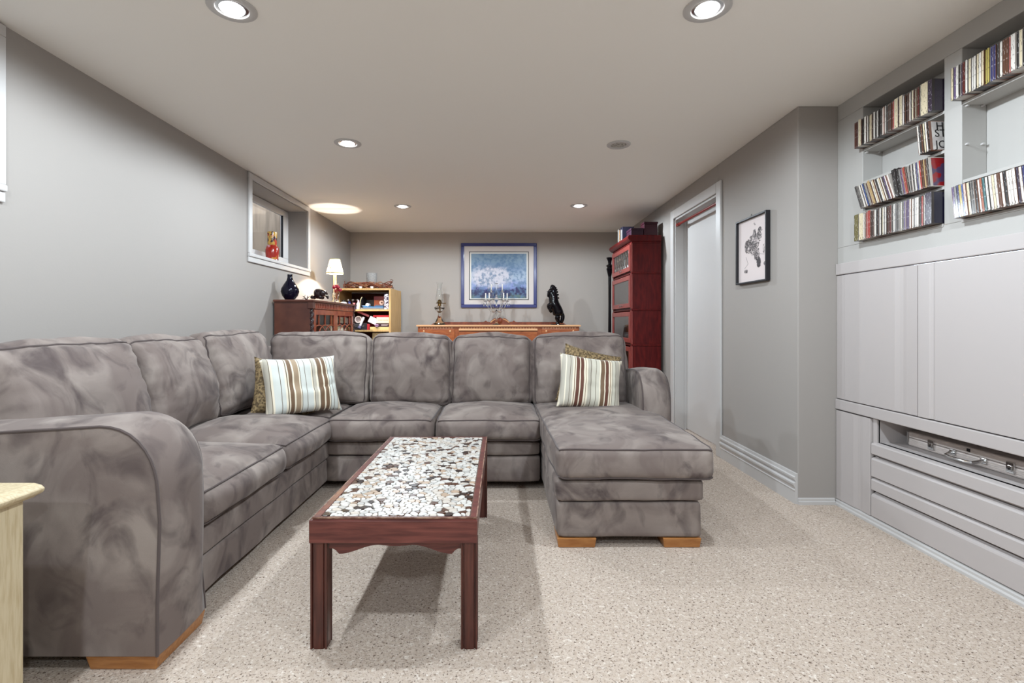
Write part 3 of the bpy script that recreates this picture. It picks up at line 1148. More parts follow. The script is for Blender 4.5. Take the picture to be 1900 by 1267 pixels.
# aluminium briefcase in the open compartment
bc = thing('briefcase', (2.27, 2.26, 0.434), 'silver aluminium briefcase lying in the open cabinet compartment', 'briefcase')
BX, BZ = 2.106, 0.4355
MB().box(BX, BX + 0.33, 1.92, 2.60, BZ, BZ + 0.038).build('lower_shell', ALU, bc, bevel=0.006)
MB().box(BX, BX + 0.33, 1.92, 2.60, BZ + 0.04, BZ + 0.072).build('lid', ALU, bc, bevel=0.008, bseg=3)
for k in range(4):
    MB().tube([(BX - 0.0005, 1.93, BZ + 0.008 + k * 0.008), (BX - 0.0005, 2.59, BZ + 0.008 + k * 0.008)], 0.0012, 5).build('ridge', ALU, bc)
for y in (2.451, 2.068):
    la = MB().box(BX - 0.008, BX, y - 0.017, y + 0.017, BZ + 0.012, BZ + 0.058).build('latch', CHROME, bc, bevel=0.002)
    MB().box(BX - 0.011, BX - 0.008, y - 0.009, y + 0.009, BZ + 0.020, BZ + 0.044).build('latch_plate', CHROME, la, bevel=0.001)
    MB().tube([(BX - 0.013, y, BZ + 0.03), (BX - 0.008, y, BZ + 0.03)], 0.004, 8).build('key_slot', BLACKM, la)
h = MB().tube([(BX, 2.335, BZ + 0.03), (BX - 0.02, 2.335, BZ + 0.028), (BX - 0.045, 2.325, BZ + 0.02), (BX - 0.05, 2.30, BZ + 0.018),
               (BX - 0.05, 2.22, BZ + 0.018), (BX - 0.045, 2.195, BZ + 0.02), (BX - 0.02, 2.185, BZ + 0.028), (BX, 2.185, BZ + 0.03)], 0.0065, 8)
h.build('handle', CHROME, bc, smooth=True)
for y in (2.335, 2.185):
    MB().box(BX - 0.006, BX, y - 0.016, y + 0.016, BZ + 0.018, BZ + 0.042).build('handle_mount', CHROME, bc, bevel=0.002)
MB().box(BX - 0.004, BX, 2.25, 2.265, BZ + 0.052, BZ + 0.066).build('lock', BLACKM, bc, bevel=0.001)
for y in (1.925, 2.595):
    MB().box(BX - 0.002, BX + 0.02, y - 0.008, y + 0.008, BZ + 0.002, BZ + 0.07).build('corner_guard', CHROME, bc, bevel=0.003)

# ------------------------------------------------------------------ CDs
PALC = {'w': ('white', (214, 208, 200)), 'c': ('cream', (208, 194, 164)), 'k': ('black', (28, 24, 24)), 'b': ('brown', (84, 52, 36)), 'm': ('maroon', (84, 26, 22)),
        'g': ('grey', (128, 124, 122)), 'd': ('charcoal', (62, 58, 56)), 'y': ('yellow', (172, 156, 84)), 'o': ('olive', (98, 88, 40)), 'r': ('red', (150, 48, 40)),
        'n': ('navy', (44, 46, 92)), 'u': ('blue', (40, 72, 130)), 'p': ('purple', (84, 66, 104)), 't': ('tan', (172, 144, 100)), 'q': ('rust', (150, 82, 56)),
        'e': ('teal', (58, 98, 100)), 'h': ('pale pink', (206, 176, 164)), 'v': ('dark purple', (46, 34, 52))}


def spine_mat(code):
    nm = 'spine_' + code
    if nm in MATS:
        return MATS[nm]
    c = PALC[code][1]
    lum = sum(c) / 3
    ink = S(*[min(255, int(x * 0.3 + 150)) for x in c]) if lum < 110 else S(*[int(x * 0.45) for x in c])
    m = mat(nm, S(*c), 0.3, var=(ink, 130, 0.60, 0.64, 2), coat=0.5)
    mp_ = [n for n in m.node_tree.nodes if n.type == 'MAPPING'][0]
    mp_.inputs['Scale'].default_value = (1, 2.0, 0.45)
    return m


TRAY = [mat('jewel_tray_dark', S(52, 46, 44), 0.3, coat=0.4), mat('jewel_tray_clear', S(182, 174, 166), 0.3, coat=0.4), mat('jewel_tray_brown', S(110, 74, 58), 0.35, coat=0.4)]
CD_CACHE = {}


def cd_mesh(code, th, hh, dep, tray, cover=None):
    key = (code, round(th, 4), round(hh, 3), tray, cover)
    if key in CD_CACHE:
        return CD_CACHE[key]
    # local: x 0..dep from spine inwards, y centred, z 0..hh ; spine slightly inset between two case lids
    e_ = 0.0009
    mb = MB()
    mb.cur = 0
    mb.box(0.0006, dep, -th / 2 + e_, th / 2 - e_, e_, hh - e_)
    mb.cur = 1
    mb.box(0, dep, -th / 2, -th / 2 + e_, 0, hh)
    mb.box(0, dep, th / 2 - e_, th / 2, 0, hh)
    mb.box(0.004, dep, -th / 2 + e_, th / 2 - e_, 0.0003, 0.002)
    mb.cur = 2
    mb.box(0.012, dep - 0.002, -th / 2 - 0.0002, -th / 2, 0.003, hh - 0.003)
    ob = mb.build('cd_case', [spine_mat(code), TRAY[tray], cover or TRAY[tray]], loc=(0, 0, 0))
    me = ob.data
    bpy.data.objects.remove(ob)
    CD_CACHE[key] = me
    return me


ORDN = ['first', 'second', 'third', 'fourth', 'fifth', 'sixth', 'seventh', 'eighth', 'ninth', 'tenth', 'eleventh', 'twelfth', 'thirteenth', 'fourteenth',
        'fifteenth', 'sixteenth', 'seventeenth', 'eighteenth', 'nineteenth']


def ordn(i):
    if i < 19:
        return ORDN[i]
    t, u = divmod(i + 1, 10)
    tens = {2: 'twenty', 3: 'thirty', 4: 'forty', 5: 'fifty'}[t]
    if u == 0:
        return tens[:-1] + 'ieth'
    return tens + '-' + ORDN[u - 1]


def cd_row(spec, y_far, y_near, z, rowname, group, lean=None, hh=0.138, x=1.928, dep=0.142, cover=None, fit=True):
    items = []
    for tok in spec.split():
        code = tok[0]
        wd = float(tok[1:]) if len(tok) > 1 else 1.0
        items.append((code, wd))
    tot = sum(w for _, w in items)
    unit = (y_far - y_near) / tot if fit else 0.0102
    y = y_far
    rnd = random.Random(len(spec))
    for i, (code, wd) in enumerate(items):
        th = wd * unit - 0.0006
        tall = hh + (0.007 if wd >= 2 else 0) + rnd.uniform(-0.0015, 0.0015)
        a = lean(i, len(items)) if lean else 0.0
        # width along the shelf of a leaning case
        step = wd * unit
        me = cd_mesh(code, th * (math.cos(a) if a else 1), round(tall, 3), dep, rnd.choice([0, 0, 1, 2]) if wd < 2 else (0 if code in 'kvpo' else 1), cover if i == len(items) - 1 else None)
        o = bpy.data.objects.new('cd_case' if wd < 2 else 'box_set', me)
        COL.objects.link(o)
        thc = th * (math.cos(a) if a else 1)
        o.location = (x + rnd.uniform(-0.002, 0.004), y - step / 2, z + (thc / 2 * math.sin(a) if a else 0) + 0.0004)
        o.rotation_euler = (-a, 0, 0)
        nm = PALC[code][0]
        if wd >= 2:
            lab = f'thick {nm} boxed disc set, {ordn(i)} from the far end, {rowname}'
        else:
            lab = f'{nm} disc case, {ordn(i)} from the far end, {rowname}'
        tag(o, lab, 'disc case', group)
        y -= step


def cover_mat(name, base, blob, scale=14, lo=0.5, hi=0.56):
    return mat(name, base, 0.25, var=(blob, scale, lo, hi, 1), coat=0.5)


CV3 = cover_mat('cover_purple_red', S(74, 56, 84), S(136, 28, 32), 22)
CV4 = cover_mat('cover_blue_portrait', S(18, 16, 40), S(120, 116, 116), 9, 0.58, 0.66)
CV2 = cover_mat('cover_ink_letters', S(196, 192, 188), S(176, 170, 168), 20)
CV1 = cover_mat('cover_dark', S(46, 34, 52), S(40, 30, 46), 20)
yf = N1[1] - 0.004
yn = N1[0] + 0.004
cd_row('m b m k c2.2 b k w2 k w c c k k w k w d d d w h w d d d d m r c2.4 k c2 w k k d w k c b c b m c4.5 v2.6', yf, yn, 2.018, 'far niche top row', 'discs on the far niche top shelf', cover=CV1)
cd_row('w d b c w k', 2.315, 2.252, 1.842, 'far niche short second row', 'discs on the far niche second shelf', cover=CV2, lean=lambda i, n: 0.10)
cd_row('d d d w k w u g b t2 b w c w k w c w d p w r w k2 k2 g p q r k k w k w n w r b t b k', yf - 0.05, yn + 0.006, 1.68, 'far niche slanting third row', 'discs on the far niche third shelf',
       cover=CV3, lean=lambda i, n: 0.36 if i < 23 else 0.20 if i < 30 else 0.11, hh=0.135)
cd_row('o3 c3.2 w b r r2.2 b d w w k g w c w w b k m k w g k d w k p p p w w g w w k r w v3.4', yf + 0.0, yn, 1.512, 'far niche bottom row', 'discs on the far niche bottom shelf', cover=CV4)
cd_row('c p w k v m w c w w c w c y y n n d w b b r w1.5 k c k c g n w n w c k w r w b w d c', N2[1] - 0.004, N2[0] + 0.03, 2.018, 'near niche top row', 'discs on the near niche top shelf')
cd_row('p g n y u h c k d k w q e w w c w b w k w w w1.2 v w n c v w w d c k w g w b w p w', N2[1] - 0.018, N2[0] + 0.03, 1.512, 'near niche bottom row', 'discs on the near niche bottom shelf', lean=lambda i, n: 0.11)


def text_obj(txt, name, size, m, loc, rot, parent=None, ext=0.0004, align='CENTER', shear=0, loc_local=False):
    cu = bpy.data.curves.new(name, 'FONT')
    cu.body = txt
    cu.size = size
    cu.extrude = ext
    cu.align_x = align
    cu.align_y = 'CENTER'
    cu.resolution_u = 3
    cu.materials.append(m)
    o = bpy.data.objects.new(name, cu)
    COL.objects.link(o)
    dg = bpy.context.evaluated_depsgraph_get()
    me = bpy.data.meshes.new_from_object(o.evaluated_get(dg))
    bpy.data.objects.remove(o)
    o = bpy.data.objects.new(name, me)
    COL.objects.link(o)
    if parent:
        o.parent = parent
        o.location = Vector(loc) if loc_local else Vector(loc) - ORIG[parent.name]
    else:
        o.location = loc
    o.rotation_euler = rot
    return o


INK = mat('black_ink', S(22, 20, 22), 0.5)
lastrow2 = [o for o in bpy.data.objects if 'short second row' in str(o.get('label', '')) and 'sixth' in o['label']][0]
for t_, z_ in (('H', 0.112), ('ST', 0.078), ('JO', 0.026)):
    text_obj(t_, 'cover_lettering', 0.05, INK, (0.05, -0.0056, z_), (PI / 2, 0, 0), lastrow2, loc_local=True)

# ------------------------------------------------------------------ ink drawing on the right wall
dw = thing('framed_drawing', (XR, 3.46, 1.34), 'black framed ink drawing hanging beside the white door', 'picture')
y0, y1, z0, z1 = 3.25, 3.67, 1.342, 1.80
fx = XR - 0.031
for b_ in ((y0, y0 + 0.012, z0, z1), (y1 - 0.012, y1, z0, z1), (y0 + 0.012, y1 - 0.012, z0, z0 + 0.012), (y0 + 0.012, y1 - 0.012, z1 - 0.012, z1)):
    bx('frame_bar', BLACKM, dw, fx, XR - 0.0005, *b_, bevel=0.002)
sheet = bx('paper', mat('drawing_paper', S(214, 202, 200), 0.7), dw, XR - 0.012, XR - 0.006, y0 + 0.012, y1 - 0.012, z0 + 0.012, z1 - 0.012, bevel=0)
MB().tube([(XR - 0.015, 3.47, 1.802), (XR - 0.015, 3.47, 1.812), (XR - 0.015, 3.462, 1.818)], 0.002, 6).build('hook', BLACKM, dw)
# ink strokes as flat raised marks
INKG = mat('ink_wash', S(70, 64, 66), 0.6)
rnd = random.Random(11)
ink = MB()
inx = XR - 0.0122


def stroke(pts, r=0.0016):
    ink.tube([(inx, a, b) for a, b in pts], r, 4)


def squig(cy, cz, ry, rz, n, wob, r=0.0014):
    for _ in range(n):
        y_, z_ = cy + ry * rnd.uniform(-.8, .8), cz + rz * rnd.uniform(-.8, .8)
        d_ = rnd.uniform(0, 6.3)
        p_ = []
        for _k in range(9):
            p_.append((y_, z_))
            d_ += rnd.uniform(-1.1, 1.1)
            y_ += ry * 0.3 * math.cos(d_)
            z_ += rz * 0.3 * math.sin(d_)
            if ((y_ - cy) / ry) ** 2 + ((z_ - cz) / rz) ** 2 > 1:
                d_ += 2.5
                y_ = cy + (y_ - cy) * 0.85
                z_ = cz + (z_ - cz) * 0.85
        stroke(p_, r * rnd.uniform(0.5, 1.1))


squig(3.36, 1.665, 0.032, 0.05, 18, 0.005)
squig(3.43, 1.67, 0.026, 0.04, 12, 0.005, 0.001)
squig(3.52, 1.60, 0.05, 0.05, 26, 0.006)
squig(3.44, 1.58, 0.06, 0.05, 14, 0.006, 0.001)
squig(3.44, 1.62, 0.075, 0.06, 26, 0.006, 0.0011)
squig(3.40, 1.535, 0.04, 0.045, 22, 0.006, 0.0012)
squig(3.375, 1.475, 0.026, 0.034, 40, 0.004, 0.0026)
squig(3.55, 1.43, 0.024, 0.016, 10, 0.003, 0.0016)
squig(3.30, 1.46, 0.010, 0.014, 8, 0.003, 0.0014)
squig(3.31, 1.56, 0.012, 0.035, 7, 0.003, 0.001)
squig(3.42, 1.745, 0.022, 0.012, 4, 0.003, 0.0009)
stroke([(3.30, 1.52), (3.42, 1.54), (3.47, 1.53)], 0.001)
stroke([(3.55, 1.53), (3.52, 1.48), (3.57, 1.45)], 0.001)
ink.build('ink_figure', INKG, sheet)

# ------------------------------------------------------------------ red barrister bookcase
BY0, BY1, BX0 = 5.38, 6.26, 1.393
bkc = thing('barrister_bookcase', (1.57, 5.82, 0), 'cherry red stacking bookcase with glass doors against the right wall', 'bookcase')
bxr = XR - 0.03
bx('base', CHERRY, bkc, BX0 - 0.01, bxr, BY0 - 0.01, BY1 + 0.01, 0, 0.10, bevel=0.006)
secz = [(0.10, 0.455), (0.455, 0.835), (0.835, 1.215), (1.215, 1.61), (1.61, 1.94)]
for k, (a, b) in enumerate(secz):
    t = 0.02
    sec = MB()
    sec.box(BX0 + 0.02, bxr, BY0, BY0 + t, a, b - 0.012)
    sec.box(BX0 + 0.02, bxr, BY1 - t, BY1, a, b - 0.012)
    sec.box(bxr - t, bxr, BY0 + t, BY1 - t, a, b - 0.012)
    sec.box(BX0 + 0.02, bxr - t, BY0 + t, BY1 - t, a, a + t)
    s_ = sec.build('section', CHERRY, bkc)
    bx('section_band', CHERRY, s_, BX0 + 0.004, bxr, BY0 - 0.012, BY1 + 0.008, b - 0.02, b, bevel=0.006)
    bx('corner_post', CHERRYF, s_, BX0, BX0 + 0.02, BY0, BY0 + 0.03, a, b - 0.016, bevel=0.003)
    bx('corner_post', CHERRYF, s_, BX0, BX0 + 0.02, BY1 - 0.03, BY1, a, b - 0.016, bevel=0.003)
    d_ = MB()
    f0, f1 = BX0 - 0.012, BX0 + 0.006
    ya, yb, za, zb = BY0 + 0.012, BY1 - 0.012, a + 0.014, b - 0.03
    st = 0.05
    d_.box(f0, f1, ya, ya + st, za, zb)
    d_.box(f0, f1, yb - st, yb, za, zb)
    d_.box(f0, f1, ya + st, yb - st, za, za + st)
    d_.box(f0, f1, ya + st, yb - st, zb - st, zb)
    dd = d_.build('door_frame', CHERRYF, s_, bevel=0.003)
    bx('pane', PANE2, s_, BX0 - 0.002, BX0 + 0.001, ya + st, yb - st, za + st, zb - st, bevel=0)
    for yk in (5.72, 5.79):
        MB().lathe([(0, 0), (0.006, 0.0), (0.005, 0.008), (0.011, 0.014), (0.011, 0.018), (0, 0.022)], seg=12,
                   M=TR(f0, yk, za + 0.025) @ Matrix.Rotation(-PI / 2, 4, 'Y')).build('knob', CHROME, s_, smooth=True)
    if k == 4:
        for i in range(7):
            yy = ya + st + 0.04 + i * 0.10
            MB().tube([(BX0 - 0.004, yy + 0.022 * math.sin(t_ * 0.62 + 0.4), za + st + (zb - za - 2 * st) * t_ / 10) for t_ in range(11)], 0.0025, 5).build('lead_came', CHROME, s_)
cap = MB().prism([(BX0 - 0.035, 1.965), (BX0 - 0.04, 1.985), (BX0 - 0.03, 2.005), (bxr, 2.005), (bxr, 1.94), (BX0 - 0.005, 1.94), (BX0 - 0.02, 1.95)], BY0 - 0.02, BY1 + 0.03, 'y')
cap.build('cap', CHERRY, bkc, bevel=0.006)
# contents seen through the glass
PAPER = mat('paper_white', S(222, 220, 214), 0.6)
GREYB = mat('book_grey', S(150, 148, 150), 0.6)
for i in range(5):
    o = bx('magazine', PAPER if i % 2 else GREYB, None, BX0 + 0.05, bxr - 0.05, 5.56 - 0.003 * i, 5.86 + 0.004 * i, 0.858 + i * 0.02, 0.872 + i * 0.02, bevel=0.002)
    tag(o, ['pale grey magazine at the bottom of the stack behind bookcase glass', 'white magazine second from bottom behind bookcase glass', 'grey magazine mid-stack behind bookcase glass',
            'white magazine second from top behind bookcase glass', 'grey magazine topmost of the stack behind bookcase glass'][i], 'magazine', 'magazines stacked in the bookcase')
for i, (c_, hh) in enumerate(((PAPER, 0.24), (GREYB, 0.22), (PAPER, 0.19), (OAKL, 0.23), (GREYB, 0.25))):
    o = bx('book', c_, None, BX0 + 0.06, BX0 + 0.23, 5.45 + i * 0.036, 5.48 + i * 0.036, 1.2375, 1.2375 + hh, bevel=0.002)
    tag(o, ['tall white upright book nearest the cherry side panel behind glass', 'grey upright book second along behind bookcase glass', 'short white upright book behind bookcase glass',
            'tan upright book fourth along behind bookcase glass', 'tallest grey upright book behind bookcase glass'][i], 'book', 'upright books in the bookcase')
for i in range(8):
    o = bx('book', [GREYB, OAKD, PAPER, BLACKM][i % 4], None, BX0 + 0.06, BX0 + 0.22, 5.44 + i * 0.075, 5.49 + i * 0.075, 1.632, 1.81 + 0.01 * (i % 3), bevel=0.002)
    tag(o, f'{["grey", "brown", "white", "black"][i % 4]} book, {ORDN[i]} along, behind the leaded glass of the top section', 'book', 'books behind the leaded glass')
# boxes and books on top
PLUM = mat('plum_leather', S(58, 14, 30), 0.4)
PLUM2 = mat('dark_plum_cloth', S(48, 16, 38), 0.5)
zt = 2.0055
b2 = thing('storage_box', (1.62, 5.47, zt), 'tall plum square box atop the red bookcase next to the wall', 'box')
MB().prism([(1.545, zt), (1.69, zt), (1.695, zt + 0.02), (1.69, zt + 0.13), (1.545, zt + 0.13), (1.545, zt + 0.02)], 5.42, 5.56, 'y').build('body', PLUM, b2, bevel=0.004)
bx('lid', PLUM, b2, 1.541, 1.695, 5.416, 5.564, zt + 0.131, zt + 0.152, bevel=0.003)
b3 = thing('storage_box', (1.48, 5.5, zt), 'low dark plum box atop the red bookcase', 'box')
bx('body', PLUM2, b3, 1.405, 1.538, 5.42, 5.62, zt, zt + 0.062, bevel=0.003)
bx('lid', PLUM2, b3, 1.402, 1.540, 5.417, 5.623, zt + 0.0625, zt + 0.085, bevel=0.003)
NAVY = mat('navy_cloth', S(26, 24, 44), 0.6)
for i, (c_, h_, w_) in enumerate(((NAVY, 0.145, 0.03), (PAPER, 0.12, 0.02), (NAVY, 0.15, 0.035), (OAKL, 0.135, 0.025), (BLACKM, 0.15, 0.03), (PAPER, 0.15, 0.02))):
    yy = 5.66 + i * 0.04
    o = bx('book', c_, None, 1.37, 1.5, yy, yy + w_, zt, zt + h_, bevel=0.002)
    tag(o, ['navy book atop the red bookcase beside the low plum box', 'short white book atop the red bookcase', 'thick navy book atop the red bookcase, mid-row',
            'cream book atop the red bookcase', 'black book atop the red bookcase', 'thin white book farthest along atop the red bookcase'][i], 'book', 'books on top of the red bookcase')

# dark tall candle stand behind the bookcase
fs = thing('floor_candlestand', (1.40, 6.47, 0), 'tall slender black candlestand standing behind the red bookcase', 'candlestand')
MB().lathe([(0, 0), (0.13, 0), (0.13, 0.02), (0.05, 0.05), (0.02, 0.09), (0.0, 0.09)], (1.40, 6.47, 0)).build('base', BLACK, fs, smooth=True)
MB().lathe([(0.02, 0.08), (0.016, 0.5), (0.02, 1.0), (0.017, 1.3), (0.019, 1.66), (0.0, 1.66)], (1.40, 6.47, 0)).build('pole', BLACK, fs, smooth=True)
MB().lathe([(0.0, 1.655), (0.02, 1.66), (0.042, 1.76), (0.03, 1.78), (0.048, 1.80), (0.02, 1.82), (0.024, 1.86), (0.04, 1.895), (0.042, 1.905), (0, 1.90)], (1.40, 6.47, 0)).build('cup', BLACK, fs, smooth=True)

# ------------------------------------------------------------------ sideboard on the back wall
SX0, SX1, SY0, SY1, SZ = -1.114, 1.045, 6.56, 7.04, 1.036
sb = thing('sideboard', ((SX0 + SX1) / 2, 6.8, 0), 'antique golden oak sideboard against the end wall behind the sofa', 'sideboard')
bx('body', OAK, sb, SX0 + 0.02, SX1 - 0.02, SY0 + 0.02, SY1, 0.35, SZ - 0.022, bevel=0.004)
MB().prism([(SX0, SZ - 0.016), (SX0 + 0.006, SZ - 0.002), (SX0 + 0.012, SZ), (SX1 - 0.012, SZ), (SX1 - 0.006, SZ - 0.002), (SX1, SZ - 0.016), (SX1 - 0.012, SZ - 0.022), (SX0 + 0.012, SZ - 0.022)], SY0 - 0.01, SY1, 'y').build('top', OAKL, sb, bevel=0.003)
for x in (SX0 + 0.05, SX1 - 0.12):
    for y in (SY0 + 0.03, SY1 - 0.1):
        MB().lathe([(0.0, 0), (0.02, 0), (0.03, 0.05), (0.022, 0.12), (0.04, 0.22), (0.045, 0.36), (0, 0.36)], (x + 0.035, y + 0.035, 0), 16).build('leg', OAKD, sb, smooth=True)
pan = [(SX0 + 0.04, -0.61), (-0.555, 0.475), (0.53, SX1 - 0.04)]
for k, (a, b) in enumerate(pan):
    if k == 1:
        MB().prism([(SY0 + 0.02, 0.99), (SY0 - 0.004, 0.985), (SY0 - 0.012, 0.972), (SY0 - 0.004, 0.958), (SY0 + 0.02, 0.955)], a, b, 'x').build('moulding', OAKL, sb, bevel=0.002)
        bx('drawer', OAK, sb, a, b, SY0 + 0.004, SY0 + 0.02, 0.80, 0.95, bevel=0.004)
    else:
        d_ = bx('drawer', OAK, sb, a, b, SY0 + 0.006, SY0 + 0.02, 0.80, 0.985, bevel=0.004)
        for x in (a + 0.05, b - 0.07):
            MB().ball((x + 0.01, SY0 + 0.002, 0.955), (0.012, 0.006, 0.016), 8, 6).build('inlay_rosette', OAKL, d_, smooth=True)
    bx('door', OAKD, sb, a, b, SY0 + 0.006, SY0 + 0.02, 0.40, 0.78, bevel=0.004)
    n = int((b - a) / 0.036)
    for i in range(n):
        x = a + 0.01 + (b - a - 0.02) * i / n
        bx('dentil', OAKL, sb, x, x + 0.02, SY0 + 0.008, SY0 + 0.022, 0.992, 1.002, bevel=0)
# gallery with crest
cx = -0.02
pts = [(SX0 + 0.13, SZ), (SX0 + 0.15, SZ + 0.012), (SX0 + 0.20, SZ + 0.04), (-0.26, SZ + 0.04), (-0.235, SZ + 0.045), (-0.215, SZ + 0.06), (-0.20, SZ + 0.045), (-0.165, SZ + 0.04)]
for i in range(7):
    t = i / 6
    pts.append((-0.15 + 0.07 * t, SZ + 0.045 + 0.05 * math.sin(t * PI / 2)))
pts += [(-0.055, SZ + 0.086), (cx, SZ + 0.104)]
pts = pts + [(2 * cx - x, z) for x, z in pts[::-1][1:-3]] + [(SX1 - 0.20, SZ + 0.04), (SX1 - 0.15, SZ + 0.012), (SX1 - 0.13, SZ)]
MB().prism(pts, SY1 - 0.03, SY1 - 0.005, 'y').build('gallery', OAKD, sb, bevel=0.002)
MB().ball((cx, SY1 - 0.032, SZ + 0.055), (0.035, 0.012, 0.04), 12, 8).build('crest_shell', OAKD, sb, smooth=True)
for s in (-1, 1):
    MB().tube([(cx + s * (0.13 - 0.09 * t / 8), SY1 - 0.032, SZ + 0.03 + 0.05 * math.sin(t / 8 * PI / 2)) for t in range(9)], 0.008, 6).build('crest_scroll', OAKL, sb, smooth=True)

# picture above the sideboard (generic blue abstract)
PX0, PX1, PZ0, PZ1 = -0.567, 0.501, 1.277, 2.187
pic = thing('framed_picture', (-0.03, YB, PZ0), 'large blue framed abstract landscape print above the sideboard', 'picture')
BLUEF = mat('blue_frame', S(44, 50, 112), 0.3, coat=0.3)
ft = 0.045
py0 = YB - 0.03
for b_ in ((PX0, PX1, PZ1 - ft, PZ1), (PX0, PX1, PZ0, PZ0 + ft), (PX0, PX0 + ft, PZ0 + ft, PZ1 - ft), (PX1 - ft, PX1, PZ0 + ft, PZ1 - ft)):
    MB().box(b_[0], b_[1], py0, YB - 0.001, b_[2], b_[3]).build('frame_bar', BLUEF, pic, bevel=0.006)
MATB = mat('mat_board', S(214, 206, 202), 0.7)
bx('mat_board', MATB, pic, PX0 + ft, PX1 - ft, YB - 0.016, YB - 0.012, PZ0 + ft, PZ1 - ft, bevel=0)
ix0, ix1, iz0, iz1 = PX0 + 0.115, PX1 - 0.115, PZ0 + 0.11, PZ1 - 0.12
for b_ in ((ix0, ix1, iz1 - 0.008, iz1), (ix0, ix1, iz0, iz0 + 0.008), (ix0, ix0 + 0.008, iz0, iz1), (ix1 - 0.008, ix1, iz0, iz1)):
    MB().box(b_[0], b_[1], YB - 0.021, YB - 0.016, b_[2], b_[3]).build('fillet', BLACKM, pic)
MB().box(ix0 + 0.008, ix1 - 0.008, YB - 0.018, YB - 0.0155, iz0 + 0.008, iz1 - 0.008).build('inner_mat', PAPER, pic)


def art():
    m = bpy.data.materials.new('abstract_blue_print')
    m.use_nodes = True
    nt = m.node_tree
    N = nt.nodes
    L = nt.links.new
    b = N['Principled BSDF']
    b.inputs['Roughness'].default_value = 0.35
    tc = N.new('ShaderNodeTexCoord')
    sp = N.new('ShaderNodeSeparateXYZ')
    L(tc.outputs['Object'], sp.inputs[0])
    nz = N.new('ShaderNodeTexNoise')
    nz.inputs['Scale'].default_value = 9
    nz.inputs['Detail'].default_value = 6
    nz.inputs['Distortion'].default_value = 0.6
    L(tc.outputs['Object'], nz.inputs['Vector'])
    ad = N.new('ShaderNodeMath')
    ad.operation = 'MULTIPLY_ADD'
    L(nz.outputs[0], ad.inputs[0])
    ad.inputs[1].default_value = 0.28
    L(sp.outputs[2], ad.inputs[2])
    cr = N.new('ShaderNodeValToRGB')
    els = cr.color_ramp.elements
    els[0].position = 0.20
    els[0].color = S(52, 78, 80)
    els[1].position = 0.95
    els[1].color = S(120, 146, 168)
    for p, c in ((0.32, S(86, 112, 112)), (0.37, S(32, 32, 78)), (0.47, S(34, 34, 92)), (0.52, S(130, 146, 200)), (0.66, S(164, 182, 202)), (0.8, S(116, 140, 172))):
        e_ = els.new(p)
        e_.color = c
    mr = N.new('ShaderNodeMapRange')
    mr.inputs[1].default_value = 0.0
    mr.inputs[2].default_value = 0.85
    L(ad.outputs[0], mr.inputs[0])
    L(mr.outputs[0], cr.inputs[0])
    # pale soft patch, off-centre
    vm = N.new('ShaderNodeVectorMath')
    vm.operation = 'SUBTRACT'
    vm.inputs[1].default_value = (-0.12, 0, 0.43)
    L(tc.outputs['Object'], vm.inputs[0])
    sc = N.new('ShaderNodeVectorMath')
    sc.operation = 'MULTIPLY'
    sc.inputs[1].default_value = (1 / 0.28, 0, 1 / 0.15)
    L(vm.outputs[0], sc.inputs[0])
    ln = N.new('ShaderNodeVectorMath')
    ln.operation = 'LENGTH'
    L(sc.outputs[0], ln.inputs[0])
    a2 = N.new('ShaderNodeMath')
    a2.operation = 'MULTIPLY_ADD'
    L(nz.outputs[0], a2.inputs[0])
    a2.inputs[1].default_value = 1.2
    L(ln.outputs['Value'], a2.inputs[2])
    m2 = N.new('ShaderNodeMapRange')
    m2.inputs[1].default_value = 1.75
    m2.inputs[2].default_value = 1.35
    L(a2.outputs[0], m2.inputs[0])
    mx = N.new('ShaderNodeMix')
    mx.data_type = 'RGBA'
    L(m2.outputs[0], mx.inputs[0])
    L(cr.outputs[0], mx.inputs[6])
    mx.inputs[7].default_value = S(206, 204, 214)
    # vary hue with a second noise
    n2 = N.new('ShaderNodeTexNoise')
    n2.inputs['Scale'].default_value = 26
    n2.inputs['Detail'].default_value = 4
    L(tc.outputs['Object'], n2.inputs['Vector'])
    m3 = N.new('ShaderNodeMapRange')
    m3.inputs[1].default_value = 0.46
    m3.inputs[2].default_value = 0.62
    m3.inputs[4].default_value = 0.75
    L(n2.outputs[0], m3.inputs[0])
    my = N.new('ShaderNodeMix')
    my.data_type = 'RGBA'
    L(m3.outputs[0], my.inputs[0])
    L(mx.outputs[2], my.inputs[6])
    my.inputs[7].default_value = S(84, 116, 150)
    L(my.outputs[2], b.inputs['Base Color'])
    return m


MB().box(ix0 + 0.03, ix1 - 0.03, YB - 0.0195, YB - 0.0175, iz0 + 0.022, iz1 - 0.03).build('print', art(), pic)

# oil lamp on the sideboard
ox, oy = -0.835, 6.78
ol = thing('oil_lamp', (ox, oy, SZ), 'clear glass oil lamp with tall chimney on the sideboard', 'oil lamp')
MB().lathe([(0.0, 0.0), (0.078, 0.0), (0.076, 0.012), (0.05, 0.05), (0.022, 0.12), (0.014, 0.16), (0.03, 0.172), (0.066, 0.215), (0.07, 0.235), (0.05, 0.252), (0.02, 0.256), (0, 0.256)], (ox, oy, SZ), 32).build('font', GLASS, ol, smooth=50)
MB().lathe([(0.0, 0.256), (0.024, 0.256), (0.022, 0.285), (0.05, 0.292), (0.05, 0.297), (0.03, 0.303), (0.026, 0.325), (0.012, 0.342), (0, 0.345)], (ox, oy, SZ), 20).build('burner', BRASS, ol, smooth=40)
MB().tube([(ox, oy, SZ + 0.296), (ox + 0.075, oy - 0.01, SZ + 0.292)], 0.005, 6).ball((ox + 0.078, oy - 0.01, SZ + 0.292), 0.009, 8, 6).build('wick_knob', BRASS, ol, smooth=True)
